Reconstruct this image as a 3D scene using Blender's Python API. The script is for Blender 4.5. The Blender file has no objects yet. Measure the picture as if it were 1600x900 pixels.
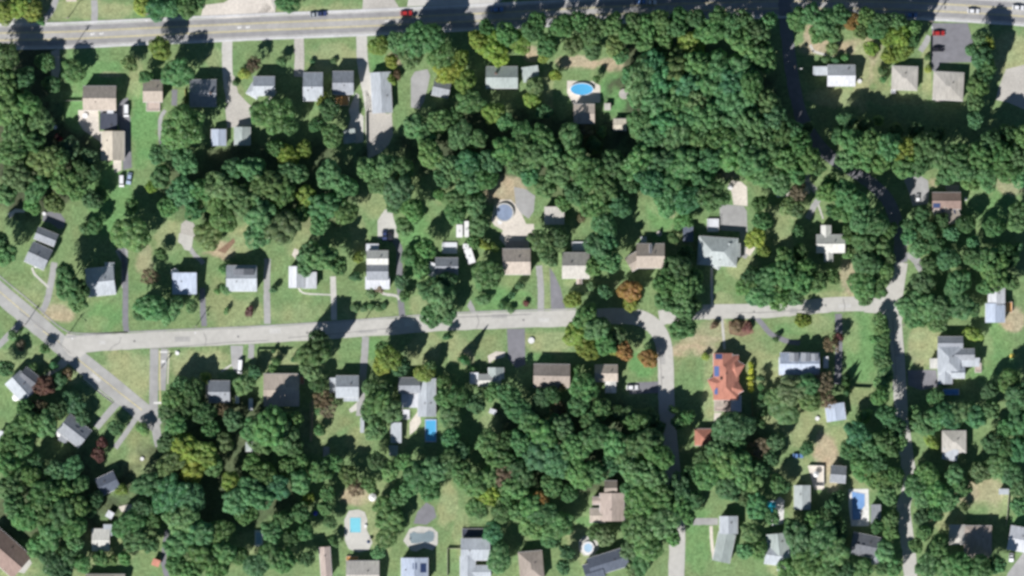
import bpy, math, random
import numpy as np
from mathutils import Vector, Matrix
random.seed(11); rng = np.random.default_rng(5)
S = bpy.context.scene
COL = S.collection

# ---------------------------------------------------------------- camera, light, exposure
M_PX = 0.25                       # metres per photograph pixel
def W(x, y, z=0.0): return Vector(((x-800)*M_PX, (450-y)*M_PX, z))
cam_d = bpy.data.cameras.new('camera'); cam = bpy.data.objects.new('camera', cam_d); COL.objects.link(cam)
CAM_H = 4000.0
cam.location = (0, 0, CAM_H); cam.rotation_euler = (0, 0, 0)
cam_d.sensor_width = 36; cam_d.lens = 36*CAM_H/400.0
cam_d.clip_start = 50; cam_d.clip_end = 9000
S.camera = cam
SUN_EL = math.radians(42.5); SUN_AZ = math.radians(214.5)     # compass azimuth of the sun
w = bpy.data.worlds.new('World'); S.world = w; w.use_nodes = True
nt = w.node_tree; nt.nodes.clear()
sky = nt.nodes.new('ShaderNodeTexSky'); sky.sky_type = 'NISHITA'; sky.sun_disc = False
sky.air_density = 0.95; sky.dust_density = 0.15; sky.ozone_density = 4.0
sky.sun_elevation = SUN_EL; sky.sun_rotation = SUN_AZ
bg = nt.nodes.new('ShaderNodeBackground'); bg.inputs[1].default_value = 0.05
wo = nt.nodes.new('ShaderNodeOutputWorld')
nt.links.new(sky.outputs[0], bg.inputs[0]); nt.links.new(bg.outputs[0], wo.inputs[0])
sd = bpy.data.lights.new('sun', 'SUN'); sd.energy = 5.0; sd.angle = math.radians(0.5); sd.color = (1.0, 0.965, 0.935)
sun = bpy.data.objects.new('sun', sd); COL.objects.link(sun)
dvec = Vector((-math.sin(SUN_AZ)*math.cos(SUN_EL), -math.cos(SUN_AZ)*math.cos(SUN_EL), -math.sin(SUN_EL)))
sun.rotation_euler = dvec.to_track_quat('-Z', 'Y').to_euler()
sun.location = (-100, -150, 200)
S.view_settings.view_transform = 'Standard'; S.view_settings.look = 'None'
S.view_settings.exposure = 0.16; S.view_settings.gamma = 1.0; S.view_settings.use_curve_mapping = False
S.cycles.filter_width = 3.0; S.cycles.pixel_filter_type = 'BLACKMAN_HARRIS'
S.cycles.max_bounces = 5; S.cycles.diffuse_bounces = 3; S.cycles.glossy_bounces = 2; S.cycles.transmission_bounces = 3

# ---------------------------------------------------------------- helpers
def tag(o, label=None, cat=None, group=None, kind=None):
    if label: o['label'] = label
    if cat: o['category'] = cat
    if group: o['group'] = group
    if kind: o['kind'] = kind
    return o
def empty(name, loc, label, cat, group=None, rz=0):
    o = bpy.data.objects.new(name, None); COL.objects.link(o); o.location = loc; o.rotation_euler = (0, 0, rz)
    o.empty_display_size = 0.5
    return tag(o, label, cat, group)
class MB:
    def __init__(s): s.v = []; s.f = []
    def quad(s, a, b, c, d): n = len(s.v); s.v += [a, b, c, d]; s.f.append((n, n+1, n+2, n+3))
    def poly(s, pts): n = len(s.v); s.v += list(pts); s.f.append(tuple(range(n, n+len(pts))))
    def prism(s, pts, z0, z1):          # counter-clockwise outline
        if area(pts) < 0: pts = pts[::-1]
        n = len(s.v); k = len(pts)
        s.v += [(p[0], p[1], z0) for p in pts] + [(p[0], p[1], z1) for p in pts]
        s.f.append(tuple(range(n+k-1, n-1, -1))); s.f.append(tuple(range(n+k, n+2*k)))
        for i in range(k):
            j = (i+1) % k; s.f.append((n+i, n+j, n+k+j, n+k+i))
        return s
    def box(s, x0, y0, z0, x1, y1, z1): return s.prism([(x0, y0), (x1, y0), (x1, y1), (x0, y1)], z0, z1)
    def rod(s, p, q, r0, r1, n=6):
        p = Vector(p); q = Vector(q); d = (q-p).normalized()
        a = d.orthogonal().normalized(); b = d.cross(a); k = len(s.v)
        for c, r in ((p, r0), (q, r1)):
            for i in range(n):
                t = 2*math.pi*i/n; s.v.append(tuple(c+(a*math.cos(t)+b*math.sin(t))*r))
        for i in range(n):
            j = (i+1) % n; s.f.append((k+i, k+j, k+n+j, k+n+i))
        s.f.append(tuple(range(k+n-1, k-1, -1))); s.f.append(tuple(range(k+n, k+2*n)))
        return s
    def mesh(s, name):
        m = bpy.data.meshes.new(name); m.from_pydata([tuple(v) for v in s.v], [], s.f); m.update(); return m
    def build(s, name, mat, parent=None, kind=None):
        o = bpy.data.objects.new(name, s.mesh(name)); COL.objects.link(o)
        if mat: o.data.materials.append(mat)
        if parent: o.parent = parent
        if kind: o['kind'] = kind
        return o
def area(p):
    return sum(p[i][0]*p[(i+1) % len(p)][1]-p[(i+1) % len(p)][0]*p[i][1] for i in range(len(p)))/2
def ell(cx, cy, rx, ry, n=24, a=0):
    ca, sa = math.cos(a), math.sin(a)
    return [(cx+rx*math.cos(t)*ca-ry*math.sin(t)*sa, cy+rx*math.cos(t)*sa+ry*math.sin(t)*ca) for t in [2*math.pi*i/n for i in range(n)]]

# ---------------------------------------------------------------- materials
MATS = {}
def mat(name, col, rough=0.85, var=0.18, scale=0.6, spec=0.25, streak=False, metallic=0.0, var2=0.1, objcol=False):
    if name in MATS: return MATS[name]
    m = bpy.data.materials.new(name); m.use_nodes = True; n = m.node_tree.nodes; L = m.node_tree.links
    p = n['Principled BSDF']; p.inputs['Roughness'].default_value = rough
    p.inputs['Specular IOR Level'].default_value = spec; p.inputs['Metallic'].default_value = metallic
    geo = n.new('ShaderNodeNewGeometry')
    a = n.new('ShaderNodeTexNoise'); a.inputs['Scale'].default_value = scale; a.inputs['Detail'].default_value = 5
    b = n.new('ShaderNodeTexNoise'); b.inputs['Scale'].default_value = 0.09; b.inputs['Detail'].default_value = 3
    L.new(geo.outputs['Position'], b.inputs['Vector'])
    if streak:
        mp = n.new('ShaderNodeMapping'); mp.inputs['Scale'].default_value = (2.2, 0.35, 1)
        tc = n.new('ShaderNodeTexCoord'); L.new(tc.outputs['Object'], mp.inputs[0]); L.new(mp.outputs[0], a.inputs['Vector'])
    else: L.new(geo.outputs['Position'], a.inputs['Vector'])
    r1 = n.new('ShaderNodeMapRange'); r1.inputs[1].default_value = 0.3; r1.inputs[2].default_value = 0.7
    r1.inputs[3].default_value = 1-var; r1.inputs[4].default_value = 1+var; L.new(a.outputs[0], r1.inputs[0])
    r2 = n.new('ShaderNodeMapRange'); r2.inputs[1].default_value = 0.3; r2.inputs[2].default_value = 0.7
    r2.inputs[3].default_value = 1-var2; r2.inputs[4].default_value = 1+var2; L.new(b.outputs[0], r2.inputs[0])
    mu = n.new('ShaderNodeMath'); mu.operation = 'MULTIPLY'; L.new(r1.outputs[0], mu.inputs[0]); L.new(r2.outputs[0], mu.inputs[1])
    mx = n.new('ShaderNodeVectorMath'); mx.operation = 'SCALE'; mx.inputs[0].default_value = col[:3]
    if objcol:
        oi = n.new('ShaderNodeObjectInfo'); L.new(oi.outputs['Color'], mx.inputs[0])
    L.new(mu.outputs[0], mx.inputs['Scale']); L.new(mx.outputs[0], p.inputs['Base Color'])
    MATS[name] = m; return m
RC = dict(tan=(.47, .41, .35), taupe=(.36, .31, .27), grey=(.30, .32, .35), dgrey=(.17, .18, .20), lgrey=(.43, .465, .50), white=(.60, .62, .655),
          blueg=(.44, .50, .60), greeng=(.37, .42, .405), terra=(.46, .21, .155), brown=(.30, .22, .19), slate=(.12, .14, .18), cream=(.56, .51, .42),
          beige=(.47, .45, .41), dark=(.08, .09, .12), pink=(.48, .40, .355), paleg=(.43, .475, .47), offw=(.60, .60, .56), orange=(.66, .36, .14))
def roofm(k): return mat('roof_'+k, RC[k], 0.9, 0.18, 1.0, 0.15, True, 0, 0.13)
M_WALL = mat('siding', (.62, .61, .57), 0.8, 0.05)
M_BRICK = mat('brick', (.28, .16, .12), 0.9, 0.15, 2)
M_WHITE = mat('white_paint', (.8, .8, .8), 0.5, 0.04)
M_WOOD = mat('deck_wood', (.42, .33, .25), 0.85, 0.15, 1.5)
M_PANEL = mat('solar_glass', (.045, .07, .16), 0.25, 0.08, 2, 0.5)
M_PANELB = mat('solar_glass_blue', (.10, .16, .34), 0.3, 0.08, 2, 0.5)
M_GLASS = mat('car_glass', (.02, .025, .03), 0.12, 0.02, 1, 0.6)
M_TYRE = mat('rubber', (.02, .02, .02), 0.9, 0.05)
M_METAL = mat('steel', (.55, .55, .55), 0.35, 0.05, 1, 0.5, metallic=.7)
# ---------------------------------------------------------------- ground sheet (colour of the soil and turf itself)
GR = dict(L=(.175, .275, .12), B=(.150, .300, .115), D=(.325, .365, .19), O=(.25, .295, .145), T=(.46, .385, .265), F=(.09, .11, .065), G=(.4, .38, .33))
# centre x, y, radii in photograph pixels, kind, strength
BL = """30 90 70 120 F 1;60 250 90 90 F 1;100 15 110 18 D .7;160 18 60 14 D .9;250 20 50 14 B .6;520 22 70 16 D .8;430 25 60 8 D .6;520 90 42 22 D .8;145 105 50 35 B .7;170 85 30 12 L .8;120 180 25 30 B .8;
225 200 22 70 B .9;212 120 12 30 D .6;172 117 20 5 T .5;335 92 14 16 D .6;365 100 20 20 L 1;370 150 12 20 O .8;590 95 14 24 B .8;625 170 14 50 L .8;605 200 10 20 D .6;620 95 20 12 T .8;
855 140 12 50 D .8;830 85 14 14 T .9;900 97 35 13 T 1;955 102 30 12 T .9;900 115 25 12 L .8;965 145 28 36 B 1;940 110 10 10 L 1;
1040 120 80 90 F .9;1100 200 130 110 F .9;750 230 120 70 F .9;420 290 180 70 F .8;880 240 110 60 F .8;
1275 60 16 24 T 1;1300 75 50 14 T .8;1350 100 28 50 T .7;1345 120 16 60 D .8;1310 152 50 16 D .9;1400 150 80 14 O .8;1447 110 8 50 D .8;1585 95 34 48 D 1;1590 75 30 20 D .9;1375 120 14 30 O .8;
700 300 34 38 L .9;690 290 30 30 D .35;700 250 30 20 F .8;590 340 42 50 L .8;585 320 30 30 D .5;560 360 14 40 D .5;650 380 26 60 B .9;475 375 30 40 D .5;
790 300 34 28 T .9;815 370 12 20 D .5;170 310 40 60 B .8;160 340 20 40 B .8;265 370 24 28 D .9;270 400 24 24 L .6;348 390 26 16 T .9;380 375 26 30 D .7;390 360 20 20 D .7;
225 430 24 30 L .8;225 405 14 26 T .5;75 465 55 36 D .5;92 490 26 16 T .8;165 492 30 24 B .7;150 505 22 12 D .3;375 490 42 28 D .6;340 470 18 34 O .8;455 490 44 20 D .5;440 470 30 20 L .5;
580 485 50 20 D .5;660 480 22 20 D .7;570 465 46 12 L .7;780 470 44 24 B .8;745 460 24 24 L .7;855 440 10 50 D .5;925 445 50 12 D .5;
200 585 52 44 D 1;312 572 52 26 D .95;430 565 40 20 D .5;445 560 30 14 D .5;550 555 20 28 L 1;585 545 12 20 B .8;660 545 30 30 D .7;715 545 20 24 D .7;760 545 30 24 O .7;730 560 14 16 T .6;
860 535 42 20 D .85;845 560 30 10 B .6;1005 565 24 30 B 1;1000 545 10 10 D .4;20 540 60 30 L .7;30 560 60 20 D .4;15 660 30 60 L .8;145 615 30 40 L .9;110 590 20 12 D .6;190 650 20 16 L .8;215 700 22 28 O .9;215 725 22 24 D .7;
1090 560 40 30 O .9;1095 548 60 10 T .8;1105 535 50 12 T .6;1120 520 40 22 T .5;1150 540 40 16 O .8;1085 600 28 50 L .7;1110 620 14 60 D .7;1190 560 50 60 O .9;1205 600 30 60 D .5;1240 525 50 30 L .6;
1250 498 50 18 D .4;1235 512 34 10 B .4;1285 512 22 16 D .3;1345 540 24 60 B .7;1330 520 20 30 D .35;1350 620 30 20 O .8;1240 650 80 26 D .55;1275 680 50 30 D .6;1290 705 18 36 T .9;1300 740 16 30 T .8;1245 735 40 20 D .5;1350 755 34 16 D .6;
1335 460 20 14 T .8;1310 465 40 10 D .7;1130 470 20 14 D .7;1160 415 24 22 D .7;1225 330 40 14 D .6;1215 380 24 40 D .5;1215 350 20 16 O .7;1325 430 14 30 T .8;1100 320 60 50 L .9;1145 270 20 12 T .6;1060 380 24 30 O .7;
1032 330 24 30 B .9;1030 320 18 20 D .45;1030 370 14 10 B .8;1048 325 8 14 T .6;1545 310 46 40 B .7;1520 300 34 30 D .35;1575 290 26 18 T .6;1480 285 30 10 T .6;
1440 545 22 30 T .45;1450 540 28 34 D .9;1550 550 44 44 B .6;1530 540 24 30 D .35;1585 500 20 20 T .9;1550 770 50 32 D .9;1540 765 34 24 T .5;1480 810 30 18 D .9;1590 820 20 20 B .8;1510 770 20 20 T .6;
560 775 30 14 T .9;590 800 26 50 D .6;595 850 20 26 D .6;700 790 16 40 D .8;720 830 16 40 D .5;630 680 12 30 D .7;560 690 24 20 O .8;500 660 44 24 O .7;490 690 20 20 D .4;700 640 30 30 L .8;770 660 20 20 D .6;
870 640 30 20 D .5;1090 850 24 50 B .6;1080 800 30 14 B .7;910 850 24 30 D .7;915 815 20 8 B .7;1180 860 24 40 L .8;1220 880 24 20 D .7;190 850 40 26 O .8;150 850 30 40 D .5;120 880 20 30 O .8;20 895 40 14 D .6;
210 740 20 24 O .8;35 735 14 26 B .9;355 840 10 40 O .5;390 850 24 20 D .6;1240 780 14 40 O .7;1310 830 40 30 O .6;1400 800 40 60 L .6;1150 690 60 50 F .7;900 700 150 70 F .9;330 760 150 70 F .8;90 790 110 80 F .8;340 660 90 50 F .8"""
xs = np.concatenate([[-4000, -1500, -700, -400, -260], np.arange(-212, 212.1, 0.5), [260, 400, 700, 1500, 4000]])
ys = np.concatenate([[-4000, -1500, -700, -400, -180], np.arange(-125, 125.1, 0.5), [180, 400, 700, 1500, 4000]])
X, Y = np.meshgrid(xs, ys); PX = X/M_PX+800; PY = 450-Y/M_PX
def vnoise(x, y, s, seed):
    r = np.random.default_rng(seed); T = r.random((128, 128)); u = x/s; v = y/s
    i = np.floor(u).astype(int); j = np.floor(v).astype(int); a = u-i; b = v-j; a = a*a*(3-2*a); b = b*b*(3-2*b)
    f = lambda p, q: T[p % 128, q % 128]
    return (f(i, j)*(1-a)+f(i+1, j)*a)*(1-b)+(f(i, j+1)*(1-a)+f(i+1, j+1)*a)*b
N1 = vnoise(PX, PY, 22, 1)*.5+vnoise(PX, PY, 9, 2)*.3+vnoise(PX, PY, 4, 3)*.2
N2 = vnoise(PX, PY, 40, 4)*.4+vnoise(PX, PY, 13, 5)*.35+vnoise(PX, PY, 5, 6)*.25
C = np.zeros(X.shape+(3,)); C[:] = GR['L']
C = C*(1-.45*N2[..., None])+np.array(GR['O'])*.45*N2[..., None]
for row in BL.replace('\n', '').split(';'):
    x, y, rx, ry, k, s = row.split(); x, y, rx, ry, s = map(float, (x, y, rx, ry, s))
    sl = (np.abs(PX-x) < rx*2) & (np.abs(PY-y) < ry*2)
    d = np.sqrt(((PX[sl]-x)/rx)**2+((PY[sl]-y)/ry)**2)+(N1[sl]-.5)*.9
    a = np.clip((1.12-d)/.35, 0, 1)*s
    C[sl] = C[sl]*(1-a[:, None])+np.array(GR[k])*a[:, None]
C *= (0.78+0.44*vnoise(PX, PY, 6, 7)*.5+0.44*vnoise(PX+50, PY, 2.6, 8)*.5)[..., None]
C[..., 0] *= .93+.14*vnoise(PX, PY, 15, 9)
nx, ny = len(xs), len(ys)
gm = bpy.data.meshes.new('ground'); gm.vertices.add(nx*ny)
co = np.stack([X, Y, np.zeros_like(X)], -1).reshape(-1)
gm.vertices.foreach_set('co', co.astype(np.float32))
ii = (np.arange(ny-1)[:, None]*nx+np.arange(nx-1)[None]).reshape(-1)
F = np.stack([ii, ii+1, ii+nx+1, ii+nx], -1)
gm.loops.add(F.size); gm.loops.foreach_set('vertex_index', F.reshape(-1).astype(np.int32))
gm.polygons.add(len(F)); gm.polygons.foreach_set('loop_start', np.arange(0, F.size, 4).astype(np.int32))
ca = gm.color_attributes.new('turf', 'FLOAT_COLOR', 'POINT')
ca.data.foreach_set('color', np.concatenate([C, np.ones(X.shape+(1,))], -1).reshape(-1).astype(np.float32))
gm.update(); gm.validate()
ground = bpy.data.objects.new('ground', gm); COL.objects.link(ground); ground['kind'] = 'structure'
m = bpy.data.materials.new('turf'); m.use_nodes = True; n = m.node_tree.nodes; L = m.node_tree.links; p = n['Principled BSDF']
p.inputs['Roughness'].default_value = 1; p.inputs['Specular IOR Level'].default_value = 0.05
at = n.new('ShaderNodeAttribute'); at.attribute_name = 'turf'
no = n.new('ShaderNodeTexNoise'); no.inputs['Scale'].default_value = 1.1; no.inputs['Detail'].default_value = 6
ge = n.new('ShaderNodeNewGeometry'); L.new(ge.outputs['Position'], no.inputs['Vector'])
mr = n.new('ShaderNodeMapRange'); mr.inputs[1].default_value = .3; mr.inputs[2].default_value = .7; mr.inputs[3].default_value = .66; mr.inputs[4].default_value = 1.34; no.inputs['Roughness'].default_value = .65
sc = n.new('ShaderNodeVectorMath'); sc.operation = 'SCALE'; L.new(no.outputs[0], mr.inputs[0]); L.new(at.outputs[0], sc.inputs[0]); L.new(mr.outputs[0], sc.inputs['Scale'])
L.new(sc.outputs[0], p.inputs['Base Color']); gm.materials.append(m)

# ---------------------------------------------------------------- roads and paved ground
def smooth(pts, n=8):
    out = []
    P = [Vector(p) for p in pts]; P = [P[0]*2-P[1]]+P+[P[-1]*2-P[-2]]
    for i in range(1, len(P)-2):
        for k in range(n):
            t = k/n; a, b, c, d = P[i-1:i+3]
            out.append(0.5*((2*b)+(c-a)*t+(2*a-5*b+4*c-d)*t*t+(3*b-a-3*c+d)*t**3))
    out.append(P[-2]); return out
def strip_mesh(pts, off0, off1, z, z0=None, jit=0):
    # band between two sideways offsets (photo pixels) of a centre line given in photo pixels
    P = smooth([tuple(p[:2]) for p in pts]); mb = MB(); L0 = []; L1 = []
    for i, p in enumerate(P):
        t = (P[min(i+1, len(P)-1)]-P[max(i-1, 0)]).normalized(); nn = Vector((-t.y, t.x))
        j = random.uniform(-jit, jit)
        a = p+nn*off0; b = p+nn*(off1+j); L0.append(W(a.x, a.y, z)); L1.append(W(b.x, b.y, z))
    k = len(L0); mb.v = [tuple(v) for v in L0+L1]
    mb.f = [(i, i+1, k+i+1, k+i) for i in range(k-1)]
    if z0 is not None:                     # a raised step: sides down to z0
        n0 = len(mb.v); mb.v += [(v[0], v[1], z0) for v in mb.v[:2*k]]
        mb.f += [(i, n0+i, n0+i+1, i+1) for i in range(k-1)]+[(k+i, k+i+1, n0+k+i+1, n0+k+i) for i in range(k-1)]
    return mb
M_ROAD = mat('main_asphalt', (.40, .392, .378), .95, .10, .5)
M_LANE = mat('side_road', (.51, .50, .465), .95, .07, .5, var2=.05)
M_LANE2 = mat('worn_lane', (.40, .40, .385), .95, .10, .35)
M_ASPH = mat('drive_and_shade_asphalt', (.22, .22, .24), .95, .10, .5)
M_ASPHL = mat('drive_pale_asphalt', (.37, .37, .365), .95, .10, .5)
M_CONC = mat('concrete', (.55, .54, .50), .9, .08, .7)
M_GRAV = mat('gravel', (.48, .46, .42), 1, .16, 1.6)
M_PATIO = mat('patio_stone', (.66, .61, .54), .9, .12, 1)
M_KERB = mat('kerb_stone', (.60, .60, .60), .9, .10, 1)
M_YEL = mat('yellow_paint', (.60, .53, .28), .8, .22, .8)
M_WPT = mat('white_line_paint', (.72, .72, .70), .8, .12, 1)
M_SOIL = mat('garden_soil', (.24, .16, .11), 1, .3, 1)
def st(o): o['kind'] = 'structure'; return o
MAINC = [(-160, 64), (0, 57.5), (100, 55.5), (200, 51), (300, 46.5), (400, 42), (500, 38), (600, 34), (735, 27.5), (900, 19), (1050, 12), (1200, 8), (1350, 8), (1470, 12), (1600, 20), (1760, 32)]
st(strip_mesh(MAINC, -17, 17, .02).build('main_road', M_ROAD))
for o0, o1 in ((-21, -17.3), (17.3, 21)): st(strip_mesh(MAINC, o0, o1, .13, -.05, .3).build('pavement', M_KERB))
M_OUTER = mat('outer_lane_asphalt', (.31, .308, .31), .95, .10, .5)
for a_, b_ in ((-14.2, -7.2), (7.2, 14.2)): st(strip_mesh(MAINC, a_, b_, .028, jit=.4).build('road_lane', M_OUTER))
for o in (-6.5, -4.9, 4.9, 6.5): st(strip_mesh(MAINC, o-.42, o+.42, .040).build('road_marking', M_YEL))
for o in (-16.2, 16.2): st(strip_mesh(MAINC, o-.3, o+.3, .035).build('road_marking', M_WPT))
def arrow(x, y, ang, s=1):                 # turn arrow painted in the middle lane
    mb = MB(); pts = [(-3.4, -.6), (-.6, 2.6), (-.6, .9), (3, 1.2), (3.4, -2.6), (2.0, -2.6), (1.6, -.6), (-.6, -.9), (-.6, -2.4)]
    a = math.radians(ang); q = [W(x+(u*math.cos(a)-v*math.sin(a))*s, y+(u*math.sin(a)+v*math.cos(a))*s, .036) for u, v in pts]
    if area(q) < 0: q = q[::-1]
    mb.poly([tuple(v) for v in q]); return st(mb.build('road_marking', M_WPT))
def mainy(x):
    for (a, b), (c, d) in zip(MAINC, MAINC[1:]):
        if a <= x <= c: return b+(d-b)*(x-a)/(c-a)
for x in (144, 158, 374, 387, 604): arrow(x, mainy(x), -2.5, 1.0)
MID = [(104, 541), (160, 536), (250, 531), (400, 524.5), (550, 515), (700, 504), (800, 500), (900, 497), (960, 494), (1000, 497), (1024, 512), (1036, 535), (1040, 570), (1041, 620), (1045, 680), (1052, 750), (1058, 830), (1056, 915)]
st(strip_mesh(MID, -12.6, 12.6, .05, jit=.8).build('side_road', M_LANE))
st(strip_mesh(MID[:8], -15.6, -12.9, .14, -.05, .8).build('kerb', M_LANE2))
DIAG = [(-60, 403), (0, 458), (48, 498), (85, 530), (120, 560), (170, 600), (222, 643), (250, 664)]
st(strip_mesh(DIAG, -15, 15, .035, jit=.7).build('diagonal_road', M_LANE2))
st(strip_mesh([(-60, 403), (0, 456), (46, 495)], -.6, .6, .06).build('road_marking', M_YEL))
st(strip_mesh([(54, 507), (75, 523), (93, 535)], -.6, .6, .06).build('road_marking', M_YEL))
st(strip_mesh([(120, 560), (170, 600), (222, 641)], -.7, .7, .06).build('road_marking', M_YEL))
for a in ([(-60, 381), (0, 432), (50, 473), (95, 512), (125, 521), (200, 519)],): st(strip_mesh(a, -.9, .9, .14, -.05).build('kerb', M_ASPHL))
st(strip_mesh([(242, 545), (241, 600), (241, 640), (246, 680), (250, 697)], -6, 7.5, .042).build('lane', M_ASPHL))
st(strip_mesh([(257, 545), (255, 580), (253, 610)], -5.5, 5.5, .043).build('lane', M_ASPHL))
st(strip_mesh([(249.5, 548), (249.5, 580), (250.5, 632)], -.9, .9, .07).build('road_marking', M_YEL))
st(strip_mesh([(264, 548), (262, 600)], -.8, .8, .06).build('road_marking', M_PATIO))
for (x, y, hx, hy) in ((246, 629.5, 6, 1.6), (256, 550, 6, 1.2), (256, 565, 4, 2.2), (277, 551, 3, 3)):
    mb = MB(); mb.poly([tuple(W(x+a*hx, y+b*hy, .09)) for a, b in ((-1, 1), (1, 1), (1, -1), (-1, -1))]); st(mb.build('road_marking', M_WPT))
EAST = [(1030, 497), (1070, 490), (1115, 487), (1180, 486), (1240, 482), (1300, 476), (1360, 474), (1400, 468)]
st(strip_mesh(EAST, -11.5, 11.5, .046, jit=.8).build('side_road', M_LANE))
NS = [(1226, -20), (1228, 40), (1240, 130), (1256, 190), (1292, 240), (1345, 275), (1385, 310), (1404, 360), (1408, 410), (1402, 450), (1398, 490), (1403, 560), (1406, 610), (1410, 660), (1418, 720), (1422, 755), (1412, 790), (1416, 830), (1421, 870), (1423, 915)]
st(strip_mesh(NS[:9], -10, 10, .051, jit=1).build('side_road', M_ASPH)); st(strip_mesh(NS[8:], -10.5, 10.5, .054, jit=1).build('side_road', M_LANE))  # upper stretch: tree shade painted into the road as a darker asphalt colour
PN = [0]
def pave(name, m, z, *pts):
    PN[0] += 1; z += (PN[0] % 6)*.0016
    mb = MB(); q = [tuple(W(x, y, z)) for x, y in pts]
    if area(q) < 0: q = q[::-1]
    mb.poly(q); return st(mb.build(name, m))
mb = MB(); pave('side_road', M_LANE, .058, (1350, 464), (1366, 462), (1385, 450), (1398, 430), (1409, 430), (1410, 500), (1388, 500), (1375, 490), (1350, 488))
pave('road_junction', M_LANE, .061, (96, 540), (104, 521), (120, 523), (150, 523), (152, 549), (135, 551), (124, 560), (108, 556))
def drive(m, wd, *pts, z=.028, name='driveway'): return st(strip_mesh(pts, -wd/2, wd/2, z+random.random()*.006, jit=.5).build(name, m))
# drives off the main road and beside the houses
drive(M_CONC, 16, (355, 62), (355, 100), (357, 130), (362, 160))
pave('driveway', M_GRAV, .026, (354, 120), (366, 118), (372, 145), (386, 160), (398, 170), (404, 168), (404, 172), (396, 185), (393, 196), (355, 200), (352, 170), (360, 158))
drive(M_GRAV, 15, (467, 60), (468, 90), (467, 120))
drive(M_CONC, 17, (565, 56), (566, 90), (570, 120), (576, 150), (580, 175))
pave('driveway', M_GRAV, .026, (572, 140), (590, 165), (604, 178), (612, 176), (614, 210), (608, 225), (596, 238), (575, 248), (570, 200))
pave('driveway', M_ASPHL, .026, (642, 122), (648, 112), (668, 108), (672, 118), (668, 138), (662, 160), (655, 170), (642, 168))
pave('driveway', M_GRAV, .024, (80, 80), (93, 76), (94, 110), (90, 125), (80, 120))
drive(M_ASPHL, 10, (147, 0), (148, 18), (147, 38)); drive(M_ASPHL, 9, (88, -2), (80, 18), (66, 34), (60, 42)); drive(M_ASPHL, 6, (281, 8), (282, 32))
pave('parking_area', M_PATIO, .024, (314, 26), (318, 8), (350, 4), (366, -6), (420, -10), (430, 20), (400, 26), (350, 29))
pave('parking_area', M_GRAV, .022, (398, 24), (405, -10), (432, -10), (430, 20)); pave('driveway', M_GRAV, .024, (566, 16), (568, -10), (610, -10), (624, 12))
pave('parking_area', M_CONC, .024, (636, 10), (640, -12), (800, -14), (780, 4), (700, 8))
pave('driveway', M_ASPH, .024, (186, 158), (200, 152), (204, 190), (206, 262), (192, 266), (190, 206), (182, 190), (157, 186), (156, 172), (183, 172))
pave('patio', M_PATIO, .034, (122, 172), (153, 172), (154, 178), (155, 205), (160, 207), (160, 224), (146, 214), (130, 203), (123, 192))
pave('patio', M_PATIO, .034, (177, 250), (190, 250), (190, 266), (180, 270), (177, 262))
drive(M_ASPHL, 6, (258, 172), (251, 185), (250, 205), (253, 232), (258, 240)); drive(M_ASPH, 9, (273, 140), (272, 165))
drive(M_CONC, 3, (402, 172), (420, 156), (432, 142), name='path')
pave('driveway', M_CONC, .03, (545, 172), (556, 145), (561, 148), (561, 175), (568, 182), (568, 222), (556, 224), (540, 215), (548, 185))
pave('driveway', M_ASPH, .024, (1456, 36), (1512, 36), (1520, 64), (1520, 97), (1470, 98), (1464, 112), (1455, 110))
drive(M_ASPHL, 9, (1452, 56), (1446, 68), (1438, 80)); drive(M_CONC, 4, (1266, 70), (1272, 80), (1290, 86), (1304, 92), name='path')
pave('parking_area', M_GRAV, .024, (1572, 108), (1640, 92), (1640, 190), (1598, 170), (1575, 160), (1556, 156), (1560, 138))
drive(M_ASPHL, 9, (1262, 268), (1262, 285), (1280, 305), (1272, 322), (1262, 342)); drive(M_CONC, 3, (1278, 318), (1286, 342), name='path')
pave('patio', M_PATIO, .03, (1213, 296), (1245, 298), (1262, 290), (1266, 302), (1245, 308), (1215, 308))
pave('driveway', M_ASPHL, .026, (1410, 266), (1430, 270), (1450, 282), (1452, 302), (1450, 318), (1426, 322), (1420, 300), (1414, 285))
drive(M_ASPHL, 13, (1418, 396), (1430, 405), (1441, 422)); drive(M_LANE2, 8, (1405, 385), (1408, 410), (1400, 440))
# drives on the side road
drive(M_ASPHL, 10, (85, 410), (80, 440), (74, 468), (66, 486)); drive(M_ASPH, 9, (190, 385), (194, 410), (196, 440), (196, 500), (198, 520))
pave('driveway', M_ASPHL, .026, (180, 392), (192, 384), (200, 392), (200, 450), (190, 450), (190, 410))
drive(M_CONC, 3.5, (50, 418), (54, 428), (66, 440), (76, 449), name='path')
drive(M_ASPHL, 7, (296, 386), (304, 398), (313, 406), (318, 412)); drive(M_ASPH, 9, (316, 450), (317, 480), (319, 510))
drive(M_ASPHL, 10, (418, 404), (417, 450), (418, 506)); drive(M_CONC, 9, (520, 432), (521, 455), (522, 500))
drive(M_CONC, 2.5, (466, 450), (475, 458), (500, 460), (519, 461), name='path'); drive(M_CONC, 4, (590, 452), (600, 459), (618, 462), (624, 468), name='path')
drive(M_ASPH, 10, (616, 372), (624, 390), (624, 420), (626, 470), (629, 497)); pave('driveway', M_ASPHL, .026, (738, 492), (730, 478), (735, 468), (741, 480), (745, 492))
pave('patio', M_CONC, .03, (596, 335), (602, 327), (612, 328), (616, 345), (622, 358), (622, 374), (606, 376), (590, 372), (590, 345))
pave('patio', M_PATIO, .03, (768, 345), (772, 322), (782, 312), (798, 312), (808, 322), (816, 336), (822, 350), (834, 350), (835, 366), (822, 370), (812, 388), (792, 388), (780, 372), (786, 360), (772, 352))
pave('driveway', M_ASPHL, .034, (803, 292), (822, 296), (836, 306), (834, 330), (826, 342), (815, 334), (806, 322))
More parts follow.
